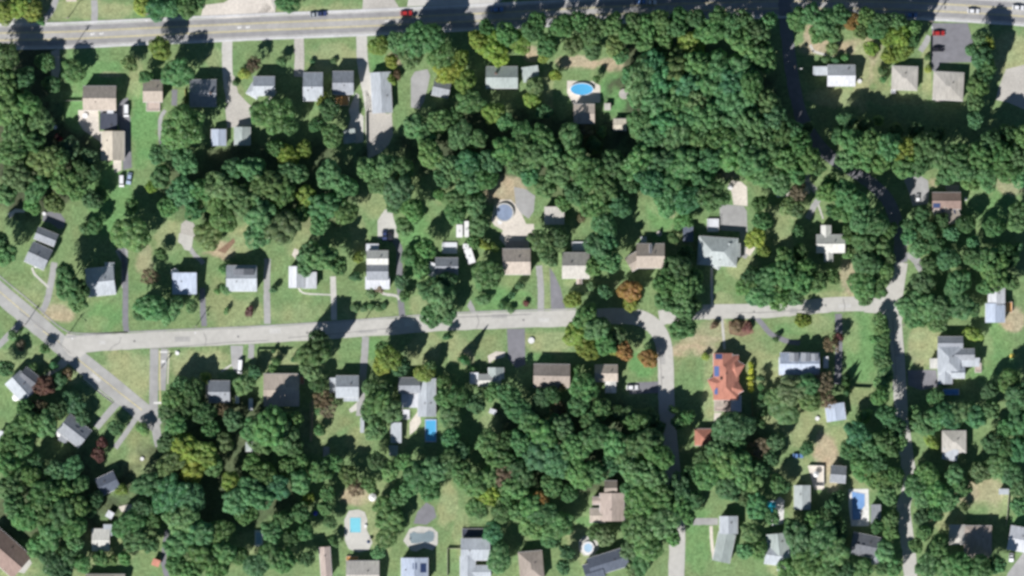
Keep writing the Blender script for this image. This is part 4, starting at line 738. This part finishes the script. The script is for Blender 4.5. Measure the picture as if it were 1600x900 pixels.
KC = dict(g=(.175, .345, .138), d=(.130, .268, .116), b=(.145, .335, .155), y=(.30, .42, .10), Y=(.62, .70, .12), l=(.205, .330, .138), o=(.42, .28, .10), r=(.22, .11, .09), n=(.24, .20, .12))
KN = dict(g='mid green', d='dark green', b='blue green', y='yellow green', Y='bright yellow', l='olive green', o='orange', r='dark red', n='brownish')
TREES = """
8 20 17 y 9;30 12 16 y 9;52 18 16 y 9;62 30 9 g 6;40 0 12 g 8;222 10 13 y 7;245 15 16 b 8;268 14 14 b 8;293 12 16 g 9;310 4 11 g 7;450 4 17 g 8;
10 88 20 l 18;12 130 22 g 18;36 126 20 d 15;15 172 24 l 18;45 162 18 g 18;72 98 14 d 8;82 132 13 d 9;65 190 20 g 14;25 205 22 g 16;52 222 18 g 15;108 232 17 d 9;140 246 14 d 8;128 268 15 d 12;
18 240 20 g 16;72 252 24 l 15;30 275 24 l 15;60 292 20 g 14;100 283 20 g 14;8 303 18 g 13;86 318 15 l 11;52 322 13 g 9;122 298 15 g 12;95 250 16 g 14;148 270 11 d 11;
116 112 17 g 9;203 100 12 l 8;228 120 10 g 9;252 76 17 y 13;278 115 22 g 13.5;288 200 31 g 19;398 100 12 n 9;440 96 8 g 6;382 116 9 y 5;430 180 28 g 15;452 196 14 g 11;506 157 11 y 8;515 172 16 d 12;520 212 17 g 14;494 195 11 d 10;488 97 5 g 2;522 95 5 g 2;396 172 7 g 3;368 130 5 g 2;
247 242 14 g 11;268 232 17 g 12;290 252 20 g 14;252 277 16 g 12;285 300 22 b 14;265 322 16 g 12;238 292 9 y 8;320 298 18 g 15;305 328 16 b 13;345 290 24 l 17;365 265 17 g 15;
395 265 20 g 17;420 290 24 l 18;380 312 24 l 18;410 335 26 g 18;445 300 20 g 16;460 270 18 g 15;450 245 17 y 12;475 234 13 y 11;432 232 14 g 12;480 308 16 y 13;515 275 21 g 17;540 292 18 g 16;510 322 24 b 16;540 332 18 l 15;500 350 16 b 13;442 355 26 l 18;405 365 22 g 15;350 342 19 g 14;338 315 18 l 14;470 335 14 g 13;
575 265 17 g 15;602 262 18 g 15;630 266 17 g 15;622 300 22 d 18;645 328 17 g 14;592 290 15 g 10;632 355 14 g 10;615 322 12 g 9;
158 304 12 g 7;206 322 11 g 7;145 312 15 d 12;206 367 27 g 15;327 367 22 l 9;252 396 9 d 7;235 432 13 n 8;12 398 16 b 16;2 376 14 d 15;108 446 22 g 21;122 472 15 g 14;128 452 14 g 20;104 424 13 g 18;238 480 22 g 15;266 484 19 g 11;222 490 12 g 9;300 478 10 g 8;
134 358 10 g 6;150 352 12 d 9;
484 396 18 g 12;506 404 21 g 17;478 418 13 g 10;530 414 14 g 14;560 402 9 y 6;556 432 9 d 5;592 448 9 n 4;580 458 9 l 4;640 402 14 g 6;658 422 13 g 8;666 388 15 g 13;350 420 8 g 6;354 452 9 g 6;
428 452 6 b 4;340 455 5 g 3;354 486 5 g 3;390 487 8 r 4;555 481 7 g 2;568 482 6 g 2;580 479 6 g 2;592 482 6 g 2;600 478 5 g 2;
712 335 15 g 14;716 310 18 g 15;736 286 20 g 16;758 280 18 g 16;702 262 20 g 16;672 240 20 g 16;692 278 14 g 15;730 256 20 b 16;766 254 18 b 16;742 320 17 g 14;748 352 16 g 9;756 382 9 y 6;770 386 8 y 5;740 378 10 g 8;762 430 22 d 12;755 468 10 g 5;690 470 24 g 15;672 452 18 g 13;676 492 18 g 12;698 438 14 d 11;700 492 14 g 11;628 440 11 d 8;632 462 9 g 6;
688 305 9 g 8;708 340 9 d 8;785 478 7 d 4;800 460 6 d 4;812 446 7 d 4;798 484 6 g 3;822 474 5 r 2;
592 72 15 y 8;620 66 15 g 10;612 96 10 y 7;650 65 25 g 17;676 60 20 g 17;690 88 20 g 15;642 88 18 l 14;702 112 20 y 13;718 92 14 y 12;726 127 18 y 13;735 160 19 g 12;612 124 8 y 5;765 70 23 y 13;792 54 17 g 16;745 62 13 y 14;780 88 15 y 9;620 118 8 n 4;
650 197 19 g 12;686 190 18 g 13;665 214 16 g 12;770 176 16 y 11;790 190 14 g 11;720 212 20 g 15;746 218 14 g 14;712 180 12 d 10;
812 66 17 y 11;905 34 15 g 18;958 36 14 g 18;1030 32 15 g 19;1060 28 14 g 18;1086 30 14 d 19;1122 28 14 g 19;1160 32 15 g 19;1200 34 13 g 18;840 34 14 g 17;760 44 12 g 17;1010 70 14 g 15;990 34 13 l 18;832 50 16 g 16;855 72 17 g 11;880 42 17 g 17;895 72 15 l 11;925 50 20 g 17;948 44 14 l 17;960 72 15 l 12;925 78 15 g 10;1010 44 18 g 18;1036 62 16 g 15;985 55 16 g 17;970 88 12 g 9;1055 44 16 g 18;1080 70 20 y 14;1108 50 20 g 19;1140 42 18 g 19;1162 68 22 g 19;1184 52 18 g 19;1192 90 21 g 20;1062 90 18 l 14;1025 92 18 g 14;850 88 10 y 7;
836 135 14 l 8;868 118 9 y 7;932 124 6 g 6;830 158 12 y 7;816 206 16 g 14;890 216 20 g 14;941 206 8 g 4;912 206 14 n 6;850 175 12 d 8;880 230 15 d 11;928 228 13 d 9;
984 118 14 b 9;996 152 16 g 10;830 245 20 g 16;815 226 18 g 15;848 215 18 g 15;790 238 20 g 16;862 242 18 g 16;828 272 17 b 14;850 292 17 g 13;872 270 20 g 16;900 252 20 g 17;880 318 12 g 8;920 272 24 g 18;945 292 22 g 18;960 258 22 d 18;984 282 17 d 17;930 322 22 g 17;900 302 18 g 15;968 322 17 d 16;944 352 20 b 16;934 386 20 b 16;952 408 18 b 16;928 416 14 g 13;946 378 17 b 16;808 258 16 g 15;
845 376 17 l 12;858 400 15 l 11;872 372 15 d 10;908 341 7 n 4;1060 350 10 g 6;1071 343 12 g 8;1052 372 9 g 6;1072 396 12 d 9;
1060 420 18 g 16;1040 442 21 g 16;1070 450 21 g 17;1084 432 14 g 11;1040 470 17 g 14;1066 482 20 g 16;1066 512 19 g 15;1050 413 14 d 11;1080 476 14 g 11;1086 450 12 g 11;
984 455 17 o 9;985 475 12 y 6;895 468 13 y 7;926 449 9 l 5;945 456 11 b 9;914 495 18 g 14;905 520 23 y 12;930 512 20 g 14;918 545 17 y 11;945 537 17 g 13;965 525 14 l 10;975 548 14 o 10;1013 560 14 o 7;960 542 11 y 8;
1180 372 15 y 9;1192 392 10 y 7;1172 432 15 d 12;1165 448 15 g 12;1200 432 20 g 14;1226 426 20 g 17;1250 442 18 g 16;1190 460 20 g 13;1216 466 18 g 13;1240 464 15 g 12;1276 440 15 g 12;1300 432 12 g 10;1176 466 11 b 8;1250 394 12 d 11;1246 362 9 g 8;1326 362 10 g 7;1324 398 8 g 6;1258 418 14 g 15;1226 402 14 g 15;
1232 322 14 l 9;1246 302 14 n 9;1244 328 12 l 9;1186 318 12 g 12;1190 345 14 g 12;1216 284 19 g 15;1192 272 20 g 16;1166 262 18 g 15;1240 270 18 g 15;1276 262 12 g 10;
1290 302 15 g 18;1316 300 18 b 20;1336 316 18 b 20;1346 342 20 g 21;1366 352 18 g 20;1352 376 20 g 18;1374 386 16 g 13;1352 410 20 g 16;1376 422 17 g 10;1346 446 20 g 14;1366 448 17 g 10;1350 466 12 g 10;1388 360 12 g 14;1318 330 16 g 12;1296 285 13 g 12;1388 404 10 l 9;1326 372 9 g 8;1300 330 10 g 8;
1245 32 16 g 14;1266 24 16 g 16;1286 36 18 g 15;1300 54 14 g 10;1280 52 16 g 12;1312 24 15 g 16;1330 34 15 o 12;1345 48 13 l 12;1352 28 14 g 14;1370 48 16 g 14;1386 58 14 y 13;1406 54 16 y 14;1410 78 16 y 11;1390 88 13 y 9;1426 64 10 g 12;1300 76 10 l 4;1360 76 11 y 8;1378 34 14 g 15;1402 34 13 g 15;1428 44 11 g 14;1290 94 7 g 3;1305 96 7 d 4;1320 90 6 g 4;1378 110 7 g 4;1380 124 6 g 4;1362 82 8 n 4;
1532 92 17 g 16;1530 62 12 l 13;1540 104 14 g 15;1526 135 16 g 15;1522 160 14 g 14;1522 188 13 b 13;1540 68 12 y 13;1516 78 9 g 8;1534 120 13 d 14;1450 108 6 y 2;1449 90 5 g 2;
1322 190 14 b 12;1310 212 12 b 12;1330 222 20 g 18;1356 226 20 g 19;1372 188 8 g 9;1320 252 16 g 15;1346 250 17 g 16;1386 230 20 g 19;1410 234 18 y 18;1410 260 18 g 16;1440 226 20 g 19;1440 256 18 g 17;1466 244 20 g 19;1490 240 18 g 19;1500 266 20 g 17;1530 245 20 g 19;1540 276 18 g 15;1562 236 18 g 19;1570 266 18 g 17;1590 246 17 g 19;1592 276 16 g 15;1476 276 13 g 12;1375 256 15 g 16;1398 206 12 d 12;1430 204 12 d 11;1462 212 12 d 12;1516 285 14 g 12;1350 196 13 d 11;1600 215 18 g 20;1575 210 15 d 16;1545 220 16 g 18;1420 250 12 y 15;
1216 212 18 g 23;1234 202 15 g 23;1250 224 18 g 22;1264 250 18 g 20;1226 250 18 g 19;1242 240 14 g 18;1262 200 9 l 10;
1420 370 12 b 9;1436 388 15 g 10;1418 352 11 d 9;1462 382 12 d 9;1470 345 12 d 9;1440 442 17 l 11;1420 475 20 g 11;1446 482 20 g 12;1470 480 19 g 12;1500 478 19 g 12;1430 498 16 g 9;1465 505 15 g 9;1520 482 11 g 8;1494 444 21 d 13;1480 405 17 d 12;1520 402 15 g 15;1538 408 21 g 15;1552 430 21 g 15;1568 392 13 d 12;1578 440 13 g 10;1520 380 11 b 14;1486 365 12 b 10;1592 333 16 d 12;1588 350 14 g 13;1580 405 11 g 9;1590 388 8 b 6;1450 415 13 d 10;1448 360 13 d 11;1508 350 14 d 11;1550 355 15 d 12;1520 522 13 y 6;1540 448 13 g 12;1560 412 14 g 14;1465 310 5 g 3;1466 284 6 g 4;1440 335 12 d 9;
1373 500 11 g 7;1377 516 11 g 7;1379 533 12 g 7;1375 550 12 g 7;1380 566 12 g 7;1383 583 12 g 7;1377 600 12 g 8;1374 618 14 g 16;1366 530 8 g 7;1368 565 8 g 7;
1322 598 7 d 8;1323 612 7 d 8;1322 590 6 d 7;1254 500 12 y 9;1150 510 10 n 3;1168 512 8 r 3;1212 530 5 d 4;1116 508 6 n 3;1298 537 13 n 9;1310 528 8 r 7;1240 608 24 l 12;1225 640 22 l 8;1262 600 17 d 12;1286 597 16 n 10;1290 624 14 n 9;1262 624 18 l 10;1212 622 16 l 8;1246 576 8 d 6;1384 648 15 d 19;1350 650 12 g 6;1140 590 3 g 2;
1173 570 4.6 Y 2.6;1173 580 4.8 Y 2.8;1173 589.5 4.6 Y 2.6;1173 599 4.8 Y 2.8;1173 608.5 4.6 Y 2.6;1188 590 6 d 6;1189 604 6 d 6;1190 618 6 d 6;1189 632 6 d 6;1190 646 7 d 6;1188 660 8 d 7;1102 557 6 y 3;1072 652 12 g 10;1060 660 11 d 10;1052 640 7 d 8;
1140 668 25 d 14;1162 664 17 d 12;1120 702 18 g 14;1130 724 24 g 15;1158 730 23 g 15;1104 740 21 g 14;1140 760 21 g 13;1172 752 17 g 12;1188 700 17 n 8;1204 716 12 d 9;1212 690 13 d 10;1098 714 14 g 13;1160 775 14 l 10;1182 790 19 b 12;1206 806 12 d 10;1172 832 14 l 10;1164 860 13 g 9;1186 860 13 g 9;1150 690 14 d 12;1185 735 14 d 11;1260 700 11 d 8;
33 540 8 n 4;20 524 8 g 5;70 545 8 d 6;93 594 13 d 6;106 584 9 n 5;70 602 16 r 9;84 572 7 b 4;52 575 8 g 5;10 575 13 d 12;
48 660 18 g 13;28 672 18 g 13;74 662 18 g 13;15 690 16 g 14;10 722 20 g 15;40 696 15 g 14;50 742 15 g 14;18 762 20 g 15;90 736 17 b 13;112 732 18 b 13;72 770 22 g 16;70 798 22 g 16;44 806 22 g 16;25 790 18 g 16;96 800 22 g 16;116 822 19 g 15;80 832 20 g 15;60 852 17 g 12;124 790 17 g 14;102 765 16 g 14;155 710 11 r 7;160 692 9 r 6;182 668 12 d 7;223 670 10 g 6;40 636 13 d 11;114 628 18 d 9;92 640 15 d 11;130 652 12 d 7;62 635 12 n 9;
85 880 20 d 12;106 868 15 d 11;130 880 13 g 10;118 850 14 g 11;100 895 16 d 11;140 795 12 g 9;126 756 14 d 12;150 780 12 d 10;190 765 10 y 6;60 720 12 d 12;
272 620 15 g 12;262 642 14 g 11;282 602 14 d 11;276 664 16 g 13;302 612 18 d 12;320 645 17 d 12;290 640 14 d 11;322 589 8 y 4;382 600 16 l 9;398 582 10 d 8;424 666 28 g 21;400 668 20 g 15;446 678 22 g 15;460 655 14 g 12;408 690 18 g 13;350 690 15 l 10;330 672 14 d 11;365 655 16 d 12;350 640 11 n 8;440 695 16 g 12;
290 702 25 y 14;320 708 21 y 14;270 722 21 l 14;302 736 18 y 12;334 728 15 g 11;262 690 15 g 13;232 756 20 g 14;266 772 26 b 15;300 776 22 b 15;285 812 25 g 15;312 832 23 g 15;282 848 22 g 15;320 868 21 g 15;276 880 17 g 13;300 892 17 g 14;350 862 19 g 14;340 890 17 g 13;346 830 18 g 13;372 782 21 b 15;398 770 25 b 16;412 745 21 g 14;432 760 19 b 14;386 802 17 g 13;362 752 15 y 12;426 830 17 g 12;442 812 14 g 11;402 882 19 d 12;424 868 19 g 12;446 876 17 g 12;470 752 17 g 12;482 779 9 y 7;500 735 19 g 12;520 724 15 g 10;545 742 15 l 10;556 762 13 n 9;577 757 12 g 9;510 792 12 g 9;516 815 10 g 8;512 770 12 g 9;522 846 8 g 6;
206 816 21 g 13;214 842 20 g 13;188 826 13 g 11;196 872 10 g 8;158 872 12 g 8;224 792 15 d 12;240 812 12 d 11;238 850 12 g 10;175 875 9 l 6;395 725 14 g 11;450 728 14 g 11;375 868 13 g 10;470 720 12 g 9;455 840 12 d 9;478 830 13 d 10;480 872 12 d 9;470 800 15 d 11;
490 552 22 l 18;498 530 15 l 17;486 575 17 l 16;504 552 14 g 16;610 560 19 y 14;595 572 13 y 12;626 572 15 d 13;600 545 12 g 12;700 525 7 d 6;725 562 10 b 13;664 582 15 y 9;672 572 9 g 9;590 626 20 g 13;610 642 18 g 12;576 645 13 g 10;588 672 16 g 10;578 604 12 g 9;505 622 15 n 8;512 640 13 n 7;496 600 12 d 9;600 610 14 d 11;428 548 4 d 3;432 565 7 g 6;458 562 4 d 3;426 575 7 g 5;498 640 8 g 5;500 672 9 g 6;460 700 14 d 11;
696 622 15 g 10;702 650 16 g 10;704 684 14 b 11;716 618 15 d 12;745 630 15 d 12;796 620 20 g 14;812 642 19 b 14;828 662 17 g 13;770 612 13 g 11;762 692 18 g 13;784 718 19 g 13;792 690 15 d 12;692 596 10 g 7;720 704 15 d 10;
862 616 13 d 10;912 605 21 g 13;904 632 17 g 12;872 640 13 n 7;846 622 13 d 10;940 638 15 d 12;984 652 17 d 8;1012 654 16 d 8;996 662 18 g 13;880 602 8 n 6;922 655 14 d 12;960 644 13 d 8;1030 668 10 d 9;902 578 7 g 6;740 580 7 g 4;870 660 13 g 11;
850 680 22 g 15;880 668 19 g 14;840 710 23 b 15;870 722 23 b 15;900 700 23 g 16;930 682 22 g 16;960 692 21 g 16;986 700 24 g 16;1012 690 23 g 20;1030 712 20 g 21;990 732 22 g 18;1020 742 20 g 20;955 724 16 b 12;902 740 21 g 15;928 738 18 g 14;812 690 18 b 14;786 742 19 n 12;764 746 19 g 12;802 762 18 g 12;680 732 21 g 14;652 742 21 g 14;702 722 19 g 13;640 762 15 g 11;672 764 17 g 11;720 736 17 g 13;738 756 19 g 13;762 772 17 y 11;742 792 14 g 9;782 800 14 g 10;792 778 12 g 10;632 722 14 g 12;610 735 15 g 11;590 720 14 d 12;
830 790 18 g 13;845 778 12 o 12;850 802 21 g 13;872 822 21 g 12;832 822 19 g 12;862 842 15 g 10;808 800 13 g 10;770 832 15 b 9;780 872 20 g 10;752 800 10 g 8;820 745 16 d 12;862 758 17 d 13;890 770 13 d 12;806 730 14 d 12;610 810 22 l 10;600 790 15 l 9;606 836 18 l 9;622 778 15 g 9;592 862 11 g 8;
1000 782 25 g 16;1030 776 23 g 16;1000 822 26 g 16;1034 816 25 g 16;1060 792 19 g 14;1012 852 22 g 14;1050 838 13 g 11;1062 762 19 d 14;985 858 16 l 9;1000 880 18 g 9;946 838 15 l 9;928 832 11 g 8;1075 810 10 g 11;988 800 14 g 15;1085 780 13 d 12;1080 740 13 d 11;985 765 14 b 14;990 890 14 l 8;886 862 11 d 10;880 885 11 d 9;
1340 680 20 b 13;1360 702 19 b 13;1330 702 17 b 13;1346 730 18 g 13;1370 722 16 g 13;1386 690 19 g 18;1398 668 16 d 16;1376 750 16 g 12;1386 772 15 g 12;1396 742 13 g 12;1362 752 11 g 10;1392 810 13 g 10;1402 690 14 g 15;1390 832 12 g 9;1440 662 18 g 12;1460 652 18 g 12;1482 650 18 b 12;1500 642 18 g 12;1522 650 17 b 12;1545 640 15 g 12;1590 622 22 b 16;1592 660 21 b 16;1576 594 17 g 12;1428 646 12 g 10;1455 690 11 y 6;1450 668 11 g 9;1545 610 13 d 12;1550 690 17 d 13;1570 668 14 g 13;1460 620 12 d 9;
1430 760 18 g 12;1446 740 18 g 12;1460 770 19 g 12;1480 780 17 g 12;1442 782 14 g 11;1500 762 16 g 11;1490 742 15 g 11;1530 738 17 l 8;1560 730 17 g 8;1580 742 16 g 9;1592 762 13 g 9;1590 790 13 g 9;1594 700 20 b 15;1572 698 15 d 13;1438 806 12 d 11;1460 800 12 d 11;1430 852 11 g 9;1442 832 11 g 9;1450 882 19 g 11;1480 888 19 g 11;1500 880 17 g 18;1530 886 18 g 18;1466 852 15 d 15;1556 880 14 d 15;1505 792 8 l 5;1382 862 16 g 10;1396 886 13 g 10;1380 886 12 d 9;
1250 842 25 g 14;1280 840 25 g 14;1262 872 25 g 14;1300 862 22 g 13;1232 888 18 g 12;1292 888 18 g 12;1236 822 12 g 10;1298 794 14 g 10;1308 776 10 d 7;1290 806 15 d 11;1270 812 14 g 12;1312 818 11 d 9;1370 822 10 d 8;1226 760 10 d 8;1215 755 13 d 10;1312 832 11 d 9;1345 890 16 g 9;1320 892 14 d 10
"""
T = []
for row in TREES.replace('\n', '').split(';'):
    if row.strip(): a = row.split(); T.append([float(a[0]), float(a[1]), float(a[2]), a[3], float(a[4])])
# the closed wood left of the shaded road: a jittered stand of tall trees
poly = [(990, 95), (1060, 100), (1150, 92), (1205, 110), (1215, 150), (1232, 185), (1215, 200), (1205, 245), (1170, 250), (1140, 262), (1120, 300), (1090, 320), (1040, 318), (1003, 300), (992, 240), (984, 200), (1000, 160), (1000, 120)]
def inside(x, y, P):
    c = False; j = len(P)-1
    for i in range(len(P)):
        if (P[i][1] > y) != (P[j][1] > y) and x < (P[j][0]-P[i][0])*(y-P[i][1])/(P[j][1]-P[i][1])+P[i][0]: c = not c
        j = i
    return c
R_ = random.Random(4); row = 0; yy = 104
while yy < 322:
    xx = 985+(row % 2)*17
    while xx < 1240:
        x, y = xx+R_.uniform(-6, 6), yy+R_.uniform(-6, 6)
        if inside(x, y, poly): T.append([x, y, R_.uniform(19, 27), R_.choice('ggbbll' if x < 1120 or y < 220 else 'ggbg'), R_.uniform(17, 20)+(5 if x > 1165 else 0)])
        xx += 35
    yy += 29; row += 1
def nearest_land(x, y): return min(LAND+FEAT, key=lambda l: math.hypot(l[0]-x, l[1]-y))
FEAT = [(1090, 170, 'the middle of the closed wood'), (1200, 130, 'the right edge of the closed wood'), (1010, 200, 'the left edge of the closed wood'), (1080, 290, 'the lower tip of the closed wood'), (1110, 75, 'the top of the closed wood'),
        (30, 130, 'the shaded wood at the left border'), (60, 270, 'the olive wood at the left border'), (400, 310, 'the clearing left of the middle wood'), (470, 300, 'the centre of the middle wood'), (560, 270, 'the foot of the gravel drive'), (740, 280, 'the wood above the trailers'),
        (850, 240, 'the wood above the round pool'), (930, 290, 'the wood by the brown clearing'), (1350, 370, 'the bend of the shaded road'), (1380, 550, 'the tall roadside hedge row'), (1380, 240, 'the wood below the hipped house'), (1480, 250, 'the belt above the brown house'), (1560, 250, 'the belt at the right border'),
        (1530, 120, 'the row right of the court'), (60, 790, 'the wood at the lower left'), (280, 710, 'the grove below the field'), (300, 810, 'the wood by the narrow pool'), (410, 765, 'the dark wood gap'), (430, 670, 'the tree shading the tan house'),
        (870, 700, 'the wood below the long grey brown house'), (1000, 700, 'the wood inside the bend'), (1010, 800, 'the wood above the slate house'), (680, 730, 'the trees above the kidney pool'), (1130, 730, 'the wood below the terracotta garage'), (1360, 710, 'the trees left of the winding road'),
        (1450, 760, 'the trees right of the winding road'), (1580, 640, 'the trees at the lower right border'), (1470, 480, 'the grove across from the T junction'), (1260, 860, 'the big tree group at the lower right'), (1065, 470, 'the tall grove on the bend of the road'), (915, 525, 'the tree over the side road'),
        (490, 550, 'the tall tree shading the side road'), (250, 485, 'the tree by the straight road'), (280, 200, 'the broad tree beside the two garages'), (660, 70, 'the roadside trees by the flat driveway'), (780, 70, 'the yellow green roadside trees'), (900, 50, 'the roadside trees by the clearing'), (1300, 40, 'the roadside trees at the top right'), (1400, 60, 'the trees beside the parking court'), (30, 15, 'the bright trees above the main road'), (260, 12, 'the blue green roadside thicket')]
def direction(dx, dy):
    a = math.degrees(math.atan2(-dy, dx)) % 360
    return ['right of', 'above right of', 'above', 'above left of', 'left of', 'below left of', 'below', 'below right of'][int((a+22.5)//45) % 8]
CONI = {(725, 562), (1322, 598), (1323, 612), (1322, 590)}
rows = []
for x, y, r, k, h in T:
    conif = (int(x), int(y)) in CONI
    kind = 'conifer_tree' if conif else ('shrub' if h <= 6.5 or r < 9 else 'broadleaf_tree')
    lx, ly, ph = nearest_land(x, y); d = math.hypot(x-lx, y-ly)
    sz = 'small' if r < 12 else ('medium' if r < 17 else ('large' if r < 21 else 'huge'))
    word = {'conifer_tree': 'pointed conifer', 'shrub': 'round shrub', 'broadleaf_tree': 'tree'}[kind]
    if kind == 'shrub': sz = 'little' if r < 7 else 'wide'
    rows.append(dict(x=x, y=y, r=r, k=k, h=h, kind=kind, key=(sz, KN[k], word, 'amid' if d < 14 and ph in [f[2] for f in FEAT] else direction(x-lx, y-ly), ph), d=d))
by = {}
for t in rows: by.setdefault(t['key'], []).append(t)
for key, ts in by.items():
    ts.sort(key=lambda t: t['d'])
    for i, t in enumerate(ts):
        o = '' if len(ts) == 1 else ['nearest', 'second nearest', 'third nearest', 'fourth nearest', 'fifth nearest', 'sixth nearest', 'seventh nearest', 'eighth nearest'][i]+' '
        t['label'] = o+' '.join(key)
        if len(t['label'].split()) > 16: t['label'] = o+' '.join(key[1:])
        if len(t['label'].split()) > 16: t['label'] = t['label'].replace('the ', '')
GRP = {'broadleaf_tree': 'broadleaf trees of the neighbourhood', 'shrub': 'garden shrubs', 'conifer_tree': 'garden conifers'}
R2 = random.Random(9)
def place_crown(t):
    k = t['k']; kind = t['kind']; r = t['r']*M_PX*1.15; h = t['h']*1.15
    if kind == 'conifer_tree': me = CC[R2.randrange(2)][0]; zs = h
    elif kind == 'shrub' or t['r'] < 9: me = CS[R2.randrange(4)][0]; zs = h*1.15
    elif k == 'n': me = CP[R2.randrange(2)][0]; zs = h
    else: me = CR[R2.randrange(len(CR))][0]; zs = h*1.02
    c = KC[k]; j = [1+R2.uniform(-.13, .13) for _ in range(3)]; b = 1+R2.uniform(-.20, .20)
    return me, zs, r, (min(1, c[0]*j[0]*b), min(1, c[1]*b), min(1, c[2]*j[2]*b), 1), R2.uniform(0, 6.28)
broad = sorted([t for t in rows if t['kind'] == 'broadleaf_tree'], key=lambda t: -t['r']*(1 if 0 < t['x'] < 1600 and 0 < t['y'] < 900 else .5))
keep, rest = broad[:300], broad[300:]
for t in keep+[t for t in rows if t['kind'] != 'broadleaf_tree']:
    me, zs, r, colr, rot = place_crown(t)
    root = empty(t['kind'], W(t['x'], t['y']), t['label'], {'broadleaf_tree': 'tree', 'conifer_tree': 'conifer', 'shrub': 'shrub'}[t['kind']], GRP[t['kind']], rot)
    c = bpy.data.objects.new('crown' if t['kind'] != 'shrub' else 'foliage', me); COL.objects.link(c); c.parent = root; c.scale = (r, r, zs); c.color = colr
    s = R2.uniform(.82, 1.2); c.scale = (r*s, r/s, zs)
    tk = bpy.data.objects.new('trunk' if t['kind'] != 'shrub' else 'stem', TK[R2.randrange(4)]); COL.objects.link(tk); tk.parent = root
    q = .9 if t['kind'] != 'conifer_tree' else .3; tk.scale = (r*q, r*q, zs*.9)
print('TREES', len(broad), 'shrubs', sum(t['kind'] == 'shrub' for t in rows))
# the smallest trees beyond three hundred, as one mass
if rest:
    me_all = bpy.data.meshes.new('undergrowth_trees'); VV = []; CCc = []
    for t in rest:
        me, zs, r, colr, rot = place_crown(t); n = len(me.vertices); v = np.zeros(n*3, np.float32); me.vertices.foreach_get('co', v); v = v.reshape(-1, 3)
        ca, sa = math.cos(rot), math.sin(rot); p = W(t['x'], t['y']); V = np.stack([(v[:, 0]*ca-v[:, 1]*sa)*r+p.x, (v[:, 0]*sa+v[:, 1]*ca)*r+p.y, v[:, 2]*zs], -1)
        VV.append((V, colr))
    bykey = {}
    N = sum(len(v) for v, c in VV); me_all.vertices.add(N); me_all.vertices.foreach_set('co', np.concatenate([v for v, c in VV]).reshape(-1).astype(np.float32))
    me_all.loops.add(N); me_all.loops.foreach_set('vertex_index', np.arange(N, dtype=np.int32)); me_all.polygons.add(N//4); me_all.polygons.foreach_set('loop_start', np.arange(0, N, 4, dtype=np.int32))
    ca_ = me_all.color_attributes.new('tint', 'FLOAT_COLOR', 'POINT'); ca_.data.foreach_set('color', np.concatenate([np.tile(c, (len(v), 1)) for v, c in VV]).reshape(-1).astype(np.float32))
    me_all.update(); lm = M_LEAF.copy(); at_ = lm.node_tree.nodes.new('ShaderNodeAttribute'); at_.attribute_name = 'tint'
    hs_ = [q for q in lm.node_tree.nodes if q.type == 'HUE_SAT'][0]; lm.node_tree.links.new(at_.outputs[0], hs_.inputs['Color'])
    me_all.materials.append(lm); uo = bpy.data.objects.new('woodland_foliage', me_all); COL.objects.link(uo)
    tag(uo, 'smaller trees filling gaps between the big crowns and yards', 'woodland', None, 'stuff')
